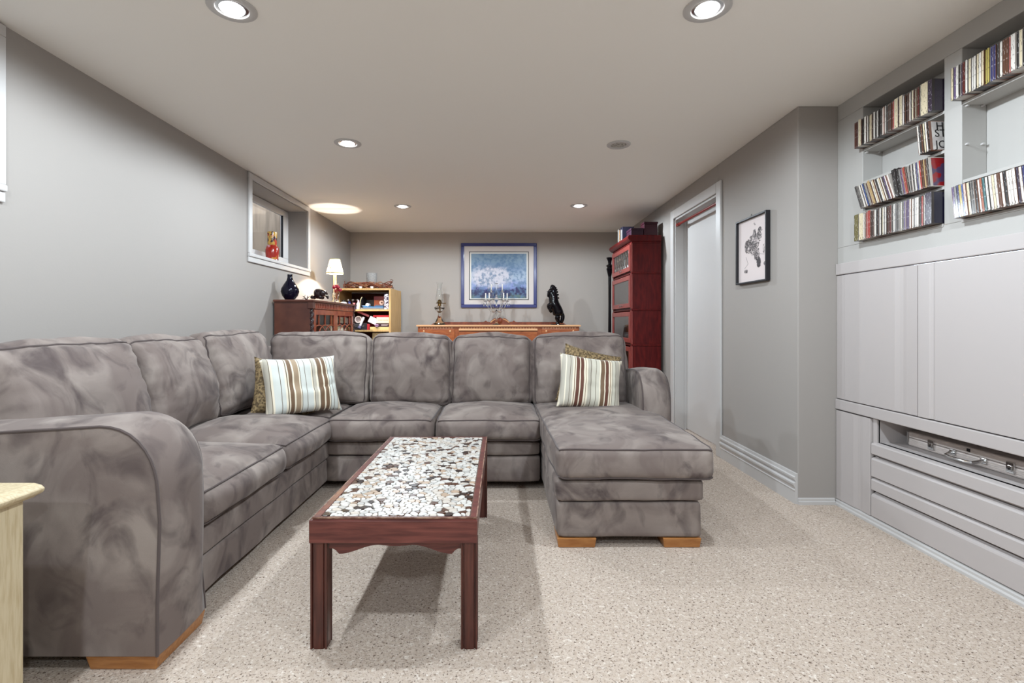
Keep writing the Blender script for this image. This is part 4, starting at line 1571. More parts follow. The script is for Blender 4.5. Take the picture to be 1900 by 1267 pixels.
MB().tube([(ox, oy, SZ + 0.255), (ox + 0.005, oy, SZ + 0.2)], 0.008, 6).build('wick', BRASS, ol)
MB().lathe([(0.038, 0.298), (0.050, 0.34), (0.052, 0.37), (0.040, 0.43), (0.030, 0.50), (0.033, 0.55), (0.043, 0.572), (0.041, 0.572), (0.031, 0.55), (0.028, 0.50), (0.038, 0.43), (0.0495, 0.37), (0.0475, 0.34), (0.036, 0.298)],
           (ox, oy, SZ), 28).build('chimney', GLASS, ol, smooth=50)

# crystal candelabra
kx, ky = -0.065, 6.78
kd = thing('crystal_candelabra', (kx, ky, SZ), 'crystal candelabra with hanging drops in front of the blue picture', 'candelabra')
MB().lathe([(0, 0), (0.06, 0), (0.058, 0.008), (0.02, 0.018), (0.012, 0.05), (0.012, 0.08), (0, 0.08)], (kx, ky, SZ), 20).build('base', GLASS, kd, smooth=50)
MB().lathe([(0, 0.078), (0.01, 0.08), (0.022, 0.11), (0.026, 0.13), (0.012, 0.16), (0.008, 0.20), (0.012, 0.24), (0.008, 0.30), (0.024, 0.33), (0.03, 0.35), (0.014, 0.38), (0.01, 0.39), (0.01, 0.50), (0.02, 0.53), (0.022, 0.56), (0, 0.55)], (kx, ky, SZ), 16).build('stem', GLASS, kd, smooth=50)
arms = [(-0.145, 0.0, 0.37), (0.145, 0.0, 0.37), (-0.095, -0.10, 0.37), (0.095, -0.10, 0.37), (-0.07, 0.08, 0.5), (0.08, 0.08, 0.5)]
WAXW = mat('white_candle', S(240, 236, 228), 0.4)
for ax, ay, az in arms:
    a_ = MB().tube([(kx + ax * t, ky + ay * t, SZ + 0.20 + (az - 0.25) * t ** 2 + 0.05 * math.sin(t * PI) * -1) for t in [i / 8 for i in range(9)]], 0.006, 6).build('branch', GLASS, kd, smooth=True)
    x_, y_, z_ = kx + ax, ky + ay, SZ + az - 0.06
    MB().lathe([(0, 0), (0.01, 0.0), (0.032, 0.012), (0.034, 0.016), (0.012, 0.02), (0.012, 0.04), (0, 0.04)], (x_, y_, z_), 14).build('drip_pan', GLASS, a_, smooth=True)
    MB().lathe([(0, 0.02), (0.008, 0.02), (0.0075, 0.115), (0, 0.12)], (x_, y_, z_), 8).build('candle', WAXW, a_, smooth=40)
    for j in range(5):
        an = j * 2 * PI / 5 + ax * 9
        px_, py_ = x_ + 0.03 * math.cos(an), y_ + 0.03 * math.sin(an)
        MB().lathe([(0, -0.062), (0.006, -0.045), (0.004, -0.03), (0.001, -0.024), (0.004, -0.016), (0.001, -0.008), (0, 0.008)], (px_, py_, z_), 6).build('drop', GLASS, a_)


# black rearing horse
def skin_obj(name, chains, m, parent, o, sub=1):
    """chains: list of [(pos, radius)...]; each chain its own connected component rooted in the body"""
    bm = bmesh.new()
    lay = bm.verts.layers.skin.verify()
    for ch in chains:
        prev = None
        for i, (p, r) in enumerate(ch):
            v = bm.verts.new(Vector(p) - o)
            v[lay].radius = (r, r) if isinstance(r, (int, float)) else r
            v[lay].use_root = (i == 0)
            if prev:
                bm.edges.new((prev, v))
            prev = v
    me = bpy.data.meshes.new(name)
    bm.to_mesh(me)
    bm.free()
    me.materials.append(m)
    ob = bpy.data.objects.new(name, me)
    COL.objects.link(ob)
    ob.modifiers.new('skin', 'SKIN').use_smooth_shade = True
    if sub:
        s = ob.modifiers.new('sub', 'SUBSURF')
        s.levels = sub
        s.render_levels = sub
    if parent:
        ob.parent = parent
        ORIG[ob.name] = o
    return ob


hx, hy = 0.735, 6.76
hr = thing('horse_figurine', (hx, hy, SZ), 'glossy black rearing horse figurine on the sideboard', 'figurine')
P = lambda x, z, y=0: (hx + x, hy + y, SZ + z)
body = [
    [(P(0.035, 0.115), 0.075), (P(0.036, 0.16), 0.084), (P(0.012, 0.22), 0.078), (P(-0.022, 0.275), 0.080), (P(-0.030, 0.33), 0.070), (P(-0.034, 0.39), 0.068), (P(-0.042, 0.445), 0.060),
     (P(-0.052, 0.48), 0.05), (P(-0.074, 0.45), 0.044), (P(-0.088, 0.40), 0.032), (P(-0.096, 0.365), 0.025)],
    [(P(0.04, 0.13, -0.03), 0.05), (P(0.006, 0.085, -0.036), 0.036), (P(0.034, 0.045, -0.036), 0.026), (P(0.012, 0.012, -0.036), 0.026), (P(-0.006, 0.012, -0.036), 0.022)],
    [(P(0.045, 0.13, 0.03), 0.05), (P(0.02, 0.085, 0.036), 0.036), (P(0.05, 0.045, 0.036), 0.026), (P(0.03, 0.012, 0.036), 0.026), (P(0.01, 0.012, 0.036), 0.022)],
    [(P(-0.04, 0.27, -0.03), 0.038), (P(-0.085, 0.275, -0.035), 0.030), (P(-0.108, 0.262, -0.035), 0.024), (P(-0.095, 0.215, -0.035), 0.020), (P(-0.068, 0.20, -0.035), 0.020)],
    [(P(-0.03, 0.25, 0.03), 0.038), (P(-0.07, 0.235, 0.035), 0.030), (P(-0.085, 0.22, 0.035), 0.024), (P(-0.07, 0.18, 0.035), 0.020), (P(-0.045, 0.17, 0.035), 0.020)],
    [(P(0.08, 0.17), 0.026), (P(0.098, 0.13), 0.028), (P(0.095, 0.08), 0.030), (P(0.07, 0.02), 0.022)],
]
skin_obj('body', body, BLACK, hr, Vector(hr.location), 2)
for i in range(8):
    a = i / 7
    zx = (-0.062 + 0.075 * math.sin(a * PI / 2), 0.52 - 0.16 * a * a)
    skin_obj('mane_lock', [[(P(-0.04, min(zx[1] - 0.03, 0.46)), 0.026), (P(zx[0] + 0.004, zx[1] + 0.006), 0.022), (P(zx[0] + 0.024 + 0.012 * a, zx[1] + 0.024 * (1 - a)), 0.008)]], BLACK, hr, Vector(hr.location), 1)
for s in (-1, 1):
    skin_obj('ear', [[(P(-0.065, 0.47, s * 0.02), 0.012), (P(-0.072, 0.51, s * 0.024), 0.005)]], BLACK, hr, Vector(hr.location), 1)
MB().tube([P(-0.08, 0.432), P(-0.12, 0.452)], 0.004, 6).build('bit', BLACK, hr)
MB().lathe([(0, 0), (0.095, 0), (0.09, 0.012), (0, 0.014)], (hx + 0.025, hy, SZ), 20).build('plinth', BLACK, hr, smooth=40)

# ------------------------------------------------------------------ dark display cabinet by the left wall
CX0, CX1, CY0, CY1, CZ = XL + 0.025, -1.742, 4.64, 6.0, 1.282
dc = thing('display_cabinet', ((CX0 + CX1) / 2, 5.32, 0), 'dark carved display cabinet with glazed tracery doors against the left wall', 'cabinet')
mc = MB()
mc.box(CX0, CX1 - 0.03, CY0 + 0.01, CY0 + 0.035, 0.12, CZ - 0.02)
mc.box(CX0, CX1 - 0.03, CY1 - 0.035, CY1 - 0.01, 0.12, CZ - 0.02)
mc.box(CX0, CX0 + 0.015, CY0 + 0.035, CY1 - 0.035, 0.12, CZ - 0.02)
mc.box(CX0, CX1 - 0.04, CY0 + 0.035, CY1 - 0.035, 0.12, 0.16)
mc.box(CX0, CX1 - 0.05, CY0 + 0.035, CY1 - 0.035, 0.90, 0.915)
mc.box(CX0, CX1 - 0.05, CY0 + 0.035, CY1 - 0.035, 0.52, 0.535)
mc.build('carcass', DARKW, dc)
bx('top', DARKW, dc, CX0 - 0.005, CX1 + 0.012, CY0 - 0.012, CY1 + 0.012, CZ - 0.022, CZ, bevel=0.006)
bx('frieze', REDW, dc, CX1 - 0.04, CX1 - 0.012, CY0 + 0.03, CY1 - 0.03, CZ - 0.085, CZ - 0.022, bevel=0.003)
for i in range(26):
    y = CY0 + 0.08 + i * 0.047
    bx('flute', REDW, dc, CX1 - 0.013, CX1 - 0.007, y, y + 0.02, CZ - 0.075, CZ - 0.03, bevel=0.002)
bx('bottom_rail', REDW, dc, CX1 - 0.04, CX1 - 0.012, CY0 + 0.03, CY1 - 0.03, 0.12, 0.2, bevel=0.003)
for y in (CY0 + 0.03, CY1 - 0.03):
    bx('corner_block', DARKW, dc, CX1 - 0.05, CX1, y - 0.03, y + 0.03, CZ - 0.085, CZ - 0.022, bevel=0.003)
    bx('corner_block', DARKW, dc, CX1 - 0.05, CX1, y - 0.03, y + 0.03, 0.0, 0.2, bevel=0.003)
    # barley twist column
    tw = MB()
    n, seg = 90, 12
    vs_, fs_ = [], []
    for i in range(n + 1):
        z = 0.2 + (CZ - 0.085 - 0.2) * i / n
        for k in range(seg):
            a = 2 * PI * k / seg
            r_ = 0.0175 + 0.0065 * math.cos(2 * (a - z * 55))
            vs_.append((CX1 - 0.025 + r_ * math.cos(a), y + r_ * math.sin(a), z))
    for i in range(n):
        for k in range(seg):
            k2 = (k + 1) % seg
            fs_.append((i * seg + k, i * seg + k2, (i + 1) * seg + k2, (i + 1) * seg + k))
    tw.add(vs_, fs_).build('twist_column', mat('polished_dark_wood', S(44, 28, 30), 0.1, coat=0.8), dc, smooth=80)
ym = (CY0 + CY1) / 2
for y0, y1 in ((CY0 + 0.062, ym - 0.004), (ym + 0.004, CY1 - 0.062)):
    z0, z1 = 0.205, CZ - 0.09
    st = 0.05
    d_ = MB()
    xa, xb = CX1 - 0.034, CX1 - 0.012
    d_.box(xa, xb, y0, y0 + st, z0, z1).box(xa, xb, y1 - st, y1, z0, z1).box(xa, xb, y0 + st, y1 - st, z0, z0 + st).box(xa, xb, y0 + st, y1 - st, z1 - st, z1)
    dr_ = d_.build('door', REDW, dc, bevel=0.003)
    bx('pane', PANE, dr_, CX1 - 0.025, CX1 - 0.022, y0 + st, y1 - st, z0 + st, z1 - st, bevel=0)
    wv = (y1 - y0 - 2 * st)
    ya = y0 + st
    xt = CX1 - 0.018
    for c in range(3):           # gothic interlaced arches
        yc = ya + wv * (c + 0.5) / 3
        hw = wv / 3
        for s in (-1, 1):
            pts_ = []
            for t in range(13):
                a = t / 12 * PI / 2
                pts_.append((xt, min(max(yc + s * (hw * math.cos(a) - hw * 0.0), ya), ya + wv), z1 - st - 0.20 + 0.10 * math.sin(a)))
            pts_.append((xt, yc, z1 - st - 0.10))
            MB().tube(pts_, 0.006, 5).build('tracery_bar', REDW, dr_, smooth=True)
        MB().tube([(xt, yc, z1 - st), (xt, yc, z1 - st - 0.10)], 0.006, 5).build('tracery_bar', REDW, dr_, smooth=True)
        MB().tube([(xt, yc - hw / 2, z1 - st - 0.17), (xt, yc - hw / 2, z0 + st)], 0.005, 5).build('tracery_bar', REDW, dr_, smooth=True)
    MB().ball((CX1 - 0.005, y1 - 0.02 if y0 < ym - 0.1 else y0 + 0.02, 0.7), 0.012, 10, 6).build('knob', BRASS, dr_, smooth=True)
# dishes inside
CHINA = mat('glazed_china', S(226, 214, 188), 0.2)
for i, (y, h_, w_, lab) in enumerate(((4.95, 0.17, 0.07, 'tall grey-white jug behind the near tracery door'), (5.48, 0.13, 0.09, 'round cream jar behind the far tracery door'), (5.76, 0.11, 0.1, 'low cream bowl at the far end behind the tracery door'))):
    o = MB().lathe([(0, 0), (w_ * 0.5, 0), (w_ * 0.9, h_ * 0.3), (w_, h_ * 0.6), (w_ * 0.75, h_ * 0.92), (w_ * 0.8, h_), (w_ * 0.7, h_), (0, h_ * 0.7)], (-1.90, y, 0.9165), 20).build('china_jar', CHINA, smooth=50)
    tag(o, lab, 'jar', 'china inside the display cabinet')

# dark blue vase
vz = CZ + 0.0005
o = MB().lathe([(0, 0), (0.04, 0), (0.046, 0.006), (0.07, 0.04), (0.083, 0.08), (0.078, 0.11), (0.055, 0.15), (0.032, 0.185), (0.024, 0.215), (0.024, 0.243), (0.021, 0.243), (0.02, 0.21), (0, 0.2)], (-2.012, 4.775, vz), 36).build(
    'bottle_vase', mat('midnight_glaze', S(10, 8, 26), 0.08, spec=0.4), smooth=50)
tag(o, 'dark midnight blue bulbous vase on the display cabinet', 'vase')
# small twig ornament
tw = MB()
rnd = random.Random(3)
for k in range(5):
    a = rnd.uniform(0, 6.28)
    b0 = Vector((-1.90, 4.90, vz + 0.004))
    tip = b0 + Vector((0.045 * math.cos(a), 0.04 * math.sin(a), rnd.uniform(0.01, 0.045)))
    mid = (b0 + tip) / 2 + Vector((0, 0, 0.012))
    tw.tube([b0, mid, tip], [0.005, 0.004, 0.002], 6)
    tw.tube([mid, mid + Vector((rnd.uniform(-.02, .02), rnd.uniform(-.02, .02), 0.018))], 0.0025, 5)
tw.ball((-1.90, 4.90, vz + 0.006), (0.02, 0.02, 0.006), 8, 6)
o = tw.build('twig_ornament', mat('dark_pewter', S(52, 40, 44), 0.35), smooth=50)
tag(o, 'small dark branching twig ornament beside the blue vase', 'ornament')
# carved elephant figurine (rounded back, trunk)
ex, ey = -1.845, 5.06
el = thing('elephant_figurine', (ex, ey, vz), 'glossy dark carved elephant figurine in the lamp glow', 'figurine')
E = lambda x, z, y=0: (ex + x, ey + y, vz + z)
skin_obj('body', [
    [(E(-0.035, 0.055), 0.042), (E(0.0, 0.062), 0.046), (E(0.03, 0.062), 0.036), (E(0.052, 0.066), 0.028), (E(0.068, 0.05), 0.014), (E(0.074, 0.028), 0.010), (E(0.082, 0.02), 0.008)],
    [(E(-0.04, 0.05, -0.02), 0.022), (E(-0.042, 0.014, -0.022), 0.017)], [(E(-0.04, 0.05, 0.02), 0.022), (E(-0.042, 0.014, 0.022), 0.017)],
    [(E(0.022, 0.05, -0.02), 0.02), (E(0.024, 0.014, -0.022), 0.016)], [(E(0.022, 0.05, 0.02), 0.02), (E(0.024, 0.014, 0.022), 0.016)]], DARKG, el, Vector(el.location), 2)
for s in (-1, 1):
    MB().ball(E(0.038, 0.066, s * 0.034), (0.022, 0.006, 0.026), 10, 8).build('ear', DARKG, el, smooth=True)
    MB().tube([E(0.06, 0.05, s * 0.014), E(0.078, 0.046, s * 0.018), E(0.09, 0.054, s * 0.016)], [0.004, 0.003, 0.0015], 6).build('tusk', mat('ivory', S(226, 214, 196), 0.3), el, smooth=True)

el.scale = (1.25, 1.25, 1.25)
# table lamp
lx, ly = -1.865, 5.62
tl = thing('table_lamp', (lx, ly, CZ), 'lit table lamp with cream floral shade on the display cabinet', 'lamp')
CANDLE = mat('cream_ceramic', S(232, 220, 178), 0.35)
MB().lathe([(0, 0.0005), (0.06, 0.0005), (0.058, 0.012), (0.03, 0.022), (0.02, 0.05), (0.03, 0.08), (0.022, 0.11), (0.016, 0.13), (0.0, 0.13)], (lx, ly, CZ), 24).build('base', CANDLE, tl, smooth=50)
MB().lathe([(0, 0.128), (0.018, 0.13), (0.017, 0.325), (0.012, 0.33), (0, 0.33)], (lx, ly, CZ), 16).build('stem', CANDLE, tl, smooth=40)


def shade_mat():
    m = bpy.data.materials.new('floral_shade')
    m.use_nodes = True
    nt = m.node_tree
    N = nt.nodes
    L = nt.links.new
    N.remove(N['Principled BSDF'])
    df = N.new('ShaderNodeBsdfDiffuse')
    tr = N.new('ShaderNodeBsdfTranslucent')
    mx = N.new('ShaderNodeMixShader')
    mx.inputs[0].default_value = 0.12
    tc = N.new('ShaderNodeTexCoord')
    vo = N.new('ShaderNodeTexVoronoi')
    vo.inputs['Scale'].default_value = 16
    L(tc.outputs['Object'], vo.inputs['Vector'])
    mr = N.new('ShaderNodeMapRange')
    mr.inputs[1].default_value = 0.16
    mr.inputs[2].default_value = 0.24
    L(vo.outputs['Distance'], mr.inputs[0])
    mc_ = N.new('ShaderNodeMix')
    mc_.data_type = 'RGBA'
    mc_.inputs[6].default_value = S(120, 104, 60)
    mc_.inputs[7].default_value = S(226, 214, 178)
    L(mr.outputs[0], mc_.inputs[0])
    L(mc_.outputs[2], df.inputs[0])
    L(mc_.outputs[2], tr.inputs[0])
    L(df.outputs[0], mx.inputs[1])
    L(tr.outputs[0], mx.inputs[2])
    L(mx.outputs[0], N['Material Output'].inputs[0])
    return m


sh = MB().lathe([(0.094, 0.335), (0.054, 0.495)], (lx, ly, CZ), 40).build('lamp_shade', shade_mat(), tl, smooth=30)
TRIMG = mat('shade_braid', S(206, 190, 130), 0.7)
MB().lathe([(0.0955, 0.332), (0.0965, 0.342), (0.091, 0.346), (0.0905, 0.332), (0.0955, 0.332)], (lx, ly, CZ), 40).build('trim_band', TRIMG, sh, smooth=30)
MB().lathe([(0.055, 0.489), (0.0555, 0.497), (0.0515, 0.497), (0.0515, 0.489), (0.055, 0.489)], (lx, ly, CZ), 40).build('trim_band', TRIMG, sh, smooth=30)
MB().tube([(lx - 0.052, ly, CZ + 0.49), (lx + 0.052, ly, CZ + 0.49)], 0.0014, 5).build('spider_wire', BRASS, sh)
MB().lathe([(0, 0.33), (0.010, 0.33), (0.012, 0.345), (0, 0.35)], (lx, ly, CZ), 12).build('bulb', mat('warm_bulb', (1, 1, 1, 1), 0.4, emit=((1, 0.86, 0.66, 1), 12)), tl, smooth=True)
ld = bpy.data.lights.new('lamp_glow', 'POINT')
ld.energy = 26
ld.color = (1.0, 0.85, 0.71)
ld.shadow_soft_size = 0.008
lo = bpy.data.objects.new('lamp_glow', ld)
COL.objects.link(lo)
lo.parent = tl
lo.location = (0, 0, 0.367)

# red glass flowers in a clear vase
rx, ry = -1.775, 5.40
rv = thing('flower_vase', (rx, ry, CZ), 'small clear vase with red glass flowers beside the table lamp', 'vase')
MB().lathe([(0, 0.0005), (0.028, 0.0005), (0.03, 0.006), (0.022, 0.03), (0.03, 0.09), (0.034, 0.11), (0.031, 0.11), (0.027, 0.09), (0.019, 0.03), (0, 0.012)], (rx, ry, CZ), 20).build('vase', GLASS, rv, smooth=50)
REDG = mat('red_glass', S(150, 16, 42), 0.08, coat=0.6)
rnd = random.Random(8)
for i in range(9):
    a = i * 2.4
    r_ = 0.008 + 0.034 * (i / 9)
    c_ = Vector((rx + r_ * math.cos(a), ry + r_ * math.sin(a), CZ + 0.17 - 0.06 * rnd.random() - 0.4 * r_ + 0.02))
    fl = MB().ball(c_, (0.021, 0.021, 0.019), 10, 7).build('blossom', REDG, rv, smooth=True)
    MB().tube([(rx, ry, CZ + 0.03), (rx + (c_.x - rx) * .5, ry + (c_.y - ry) * .5, CZ + 0.09), c_], 0.003, 5).build('stem', mat('amber_stem', S(180, 96, 50), 0.3), fl, smooth=True)
MB().tube([(rx - 0.03, ry, CZ + 0.175), (rx + 0.0, ry, CZ + 0.185), (rx + 0.02, ry, CZ + 0.205)], 0.004, 5).build('petal', CHINA, rv, smooth=True)

# painted jar on the window sill
jx, jy, jz = -2.225, 4.87, W1[2] + 0.0065
jr = thing('painted_jar', (jx, jy, jz), 'red and gold painted jar standing in the recessed window', 'jar')
JRED = mat('painted_red', S(150, 30, 18), 0.2, coat=0.5, var=(S(196, 150, 70), 16, 0.62, 0.66, 1))
JGOLD = mat('painted_gold', S(190, 146, 66), 0.25, coat=0.5, var=(S(60, 20, 18), 26, 0.5, 0.56, 2), var2=(S(170, 52, 24), 14, 0.55, 0.6, 1))
MB().lathe([(0, 0), (0.05, 0), (0.054, 0.01), (0.062, 0.08), (0.062, 0.12), (0.05, 0.15), (0.04, 0.158), (0, 0.158)], (jx, jy, jz), 28).build('body', JRED, jr, smooth=50)
MB().lathe([(0, 0.157), (0.04, 0.157), (0.043, 0.17), (0.042, 0.22), (0.046, 0.27), (0.044, 0.285), (0.038, 0.285), (0.036, 0.26), (0, 0.25)], (jx, jy, jz), 28).build('neck', JGOLD, jr, smooth=50)
MB().lathe([(0, 0.0), (0.055, 0.001), (0.0565, 0.02), (0.0545, 0.022), (0, 0.022)], (jx, jy, jz), 28).build('foot_band', JGOLD, jr, smooth=50)

# ------------------------------------------------------------------ birch storage shelf with clutter
HX0, HX1, HY0, HY1 = -2.09, -1.389, 6.3, 6.95
hs = thing('storage_shelf', ((HX0 + HX1) / 2, 6.6, 0), 'birch laminate open shelf unit crowded with household clutter', 'shelf')
t = 0.022
bx('side_panel', BIRCH, hs, HX1 - t, HX1, HY0, HY1, 0, 1.499, bevel=0.002)
bx('side_panel', BIRCH, hs, HX0, HX0 + t, HY0, HY1, 0, 1.499, bevel=0.002)
bx('back_panel', BIRCHB, hs, HX0 + t, HX1 - t, HY1 - 0.01, HY1, 0.02, 1.475, bevel=0)
for z in (1.477, 1.212, 0.953, 0.68, 0.38, 0.06):
    bx('shelf_board', BIRCH, hs, HX0 + t, HX1 - t, HY0, HY1 - 0.01, z, z + t, bevel=0.002)
Z2, Z3, Z4 = 1.2345, 0.9755, 0.7025


YI = 6.34
ITEMW = mat('white_plastic', S(232, 230, 234), 0.35)
NAVYP = mat('navy_plastic', S(30, 40, 110), 0.3)
o = thing('squat_bottle', (-2.01, YI + 0.03, Z2), 'squat white bottle at the left of the upper shelf', 'bottle')
MB().lathe([(0, 0), (0.042, 0), (0.047, 0.01), (0.047, 0.07), (0.038, 0.09), (0.02, 0.098), (0, 0.098)], (-2.01, YI + 0.05, Z2), 20).build('body', ITEMW, o, smooth=50)
MB().lathe([(0, 0.097), (0.02, 0.097), (0.02, 0.118), (0, 0.12)], (-2.01, YI + 0.05, Z2), 16).build('cap', BLACKM, o, smooth=40)
for i, (x, mcap, mb_, h_, lab) in enumerate(((-1.935, NAVYP, ITEMW, 0.10, 'white bottle with navy cap on the upper shelf'), (-1.875, mat('pink_plastic', S(190, 120, 130), 0.4), NAVYP, 0.085, 'navy bottle with pink cap on the upper shelf'),
                                             (-1.82, mat('lilac_plastic', S(214, 190, 204), 0.4), ITEMW, 0.12, 'slim white bottle with lilac nozzle on the upper shelf'))):
    o = thing('bottle', (x, YI + 0.05, Z2), lab, 'bottle', 'bottles on the upper shelf')
    MB().lathe([(0, 0), (0.024, 0), (0.026, 0.005), (0.026, h_ * 0.6), (0.014, h_ * 0.75), (0, h_ * 0.75)], (x, YI + 0.05, Z2), 16).build('body', mb_, o, smooth=50)
    MB().lathe([(0, h_ * 0.74), (0.015, h_ * 0.74), (0.009 if i == 2 else 0.014, h_), (0, h_)], (x, YI + 0.05, Z2), 14).build('cap', mcap, o, smooth=40)
for i in range(4):
    x = -2.02 + 0.062 * i
    o = thing('jar', (x, 6.62, Z2), ['dark jar at the back of the upper shelf by the side panel', 'dark jar second along at the back of the upper shelf', 'dark jar third along at the back of the upper shelf', 'dark jar nearest the grey file tray, at the back'][i], 'jar', 'dark jars at the back of the shelf')
    MB().lathe([(0, 0), (0.027, 0), (0.027, 0.10), (0.02, 0.12), (0, 0.12)], (x, 6.62, Z2), 14).build('body', mat('dark_jar', S(48, 22, 26), 0.3), o, smooth=50)
    MB().lathe([(0, 0.119), (0.024, 0.119), (0.024, 0.14), (0, 0.14)], (x, 6.62, Z2), 14).build('lid', mat('steel_lid', S(170, 160, 156), 0.3, metal=0.8), o, smooth=40)
# grey curved file tray
ft_ = thing('file_tray', (-1.62, YI + 0.1, Z2), 'grey plastic tray with arched side holding small boxes', 'tray')
GREYP = mat('grey_plastic', S(120, 122, 126), 0.4)
bx('tray_floor', GREYP, ft_, -1.775, -1.485, YI - 0.02, YI + 0.25, Z2, Z2 + 0.022, bevel=0.003)
arc = [(YI - 0.02, Z2 + 0.022), (YI - 0.02, Z2 + 0.06), (YI, Z2 + 0.12), (YI + 0.06, Z2 + 0.155), (YI + 0.15, Z2 + 0.16), (YI + 0.25, Z2 + 0.14), (YI + 0.25, Z2 + 0.022)]
MB().prism(arc, -1.775, -1.768, 'x').build('side_wall', BLACKM, ft_)
MB().tube([(-1.7715 - 0.018 * math.cos(k / 8 * PI / 2) * 1.0 + 0.0 + 0.02 * k / 8, YI - 0.021, Z2 + 0.004 + 0.15 * math.sin(k / 8 * PI / 2)) for k in range(9)], 0.004, 6).build('rim', CANDLE, ft_, smooth=True)
bx('back_wall', BLACKM, ft_, -1.768, -1.485, YI + 0.244, YI + 0.25, Z2 + 0.022, Z2 + 0.13, bevel=0)
TT = Z2 + 0.0225
bl2 = mat('bright_blue_card', S(48, 120, 176), 0.4)
o = bx('flat_box', bl2, None, -1.745, -1.49, YI - 0.01, YI + 0.14, TT, TT + 0.013, bevel=0.002)
tag(o, 'bright blue flat box lying in the grey tray', 'box')
o = bx('notebook', mat('slate_card', S(74, 78, 96), 0.5), None, -1.60, -1.49, YI + 0.0, YI + 0.13, TT + 0.0135, TT + 0.034, bevel=0.002)
tag(o, 'slate grey notebook on top of the blue box', 'notebook')
o = MB().tube([(-1.70, YI + 0.02, TT + 0.036), (-1.70, YI + 0.10, TT + 0.036)], 0.0215, 18).build('tape_roll', ITEMW, smooth=40)
tag(o, 'small white tape roll standing on the blue box', 'tape roll')
o = MB().lathe([(0, 0.0), (0.034, 0.0), (0.04, 0.006), (0.038, 0.012), (0, 0.014)], (-1.735, YI + 0.03, TT + 0.0132), 16).build('soap_dish', mat('pale_blue', S(150, 180, 220), 0.4), smooth=40)
tag(o, 'pale blue saucer on the blue box in the tray', 'saucer')
ORNG = mat('orange_card', S(176, 86, 46), 0.5, var=(S(150, 60, 40), 14, 0.5, 0.6))
o = bx('carton', ORNG, None, -1.645, -1.55, YI + 0.145, YI + 0.235, TT, TT + 0.098, bevel=0.002)
tag(o, 'orange carton behind the tape roll in the tray', 'carton')
o = bx('carton', mat('brick_card', S(110, 30, 34), 0.5), None, -1.648, -1.50, YI + 0.148, YI + 0.232, TT + 0.0985, TT + 0.150, bevel=0.002)
tag(o, 'dark red carton stacked on the orange carton', 'carton')
o = MB().lathe([(0.010, 0), (0.030, 0), (0.030, 0.05), (0.010, 0.05), (0.010, 0)], seg=20, M=TR(-1.535, YI + 0.145, TT + 0.066) @ RX(PI / 2)).build('ribbon_roll', mat('blush_ribbon', S(222, 180, 160), 0.5), smooth=40)
tag(o, 'blush pink ribbon roll perched on the slate notebook', 'ribbon roll')
ZEB = mat('zebra_print', S(232, 226, 232), 0.5, var=(S(62, 48, 72), 42, 0.49, 0.52, 1, 1.0))
o = bx('ring_binder', ZEB, None, -1.478, -1.425, YI - 0.02, YI + 0.2, Z2, Z2 + 0.195, bevel=0.003)
tag(o, 'zebra patterned binder standing by the right panel', 'binder')
o = bx('notebook', ITEMW, None, -1.421, -1.413, YI - 0.015, YI + 0.2, Z2, Z2 + 0.17, bevel=0.002)
tag(o, 'thin white notebook between zebra binder and side panel', 'notebook')
# lower shelf
o = bx('game_box', mat('charcoal_card', S(34, 34, 42), 0.4), None, -1.86, -1.70, YI, YI + 0.3, Z3, Z3 + 0.085, bevel=0.002)
gb = tag(o, 'black game box under the white mug on the lower shelf', 'box')
o = bx('game_box', mat('crimson_card', S(158, 28, 40), 0.5), None, -1.698, -1.665, YI, YI + 0.3, Z3, Z3 + 0.075, bevel=0.002)
tag(o, 'narrow crimson box beside the black game box', 'box')
mg = thing('mug', (-1.80, YI + 0.06, Z3 + 0.0855), 'white mug lying on its side atop the black box', 'mug')
MM = TR(-1.815, YI + 0.02, Z3 + 0.0855 + 0.045) @ RX(-PI / 2)
MB().lathe([(0.036, 0), (0.044, 0.0), (0.0445, 0.003), (0.042, 0.09), (0, 0.092), (0, 0.086), (0.036, 0.084), (0.036, 0)], seg=28, M=MM).build('cup', mat('mug_glaze', S(232, 222, 220), 0.25), mg, smooth=50)
MB().tube([MM @ Vector((0.042, 0, 0.02)), MM @ Vector((0.066, 0, 0.03)), MM @ Vector((0.066, 0, 0.06)), MM @ Vector((0.042, 0, 0.07))], 0.005, 6).build('handle', MATS['mug_glaze'], mg, smooth=True)
fl = thing('flashlight', (-1.75, YI - 0.02, Z3), 'white flashlight leaning against the black game box', 'flashlight')
A_, B_ = Vector((-1.79, YI - 0.03, Z3 + 0.02)), Vector((-1.735, YI - 0.012, Z3 + 0.16))
MB().tube([A_ + (B_ - A_) * 0.25, B_], 0.014, 14).build('barrel', ITEMW, fl, smooth=40)
MB().tube([A_, A_ + (B_ - A_) * 0.12, A_ + (B_ - A_) * 0.25], [0.021, 0.021, 0.014], 14).build('head', mat('blue_grey', S(96, 96, 130), 0.3), fl, smooth=40)
PINKW = mat('pale_card', S(232, 214, 214), 0.5)
o = MB().box(-0.055, 0.055, -0.002, 0.002, -0.04, 0.04).build('postcard', PINKW, loc=(-1.62, YI + 0.0, Z3 + 0.118), rot=(math.radians(-12), math.radians(24), 0))
tag(o, 'pale postcard propped askew on the lower shelf', 'card')
o = MB().box(-0.08, 0.08, -0.002, 0.002, -0.013, 0.013).build('paper_strip', mat('pink_strip', S(220, 120, 122), 0.5), loc=(-1.765, YI + 0.07, Z3 + 0.205), rot=(0, math.radians(22), 0))
tag(o, 'pink paper strip resting across the mug', 'paper')
YL = mat('pale_yellow_card', S(226, 204, 140), 0.5)
o = bx('flat_box', YL, None, -1.655, -1.415, YI - 0.02, YI + 0.25, Z3, Z3 + 0.036, bevel=0.002)
tag(o, 'pale yellow flat box at the bottom of the right pile', 'box')
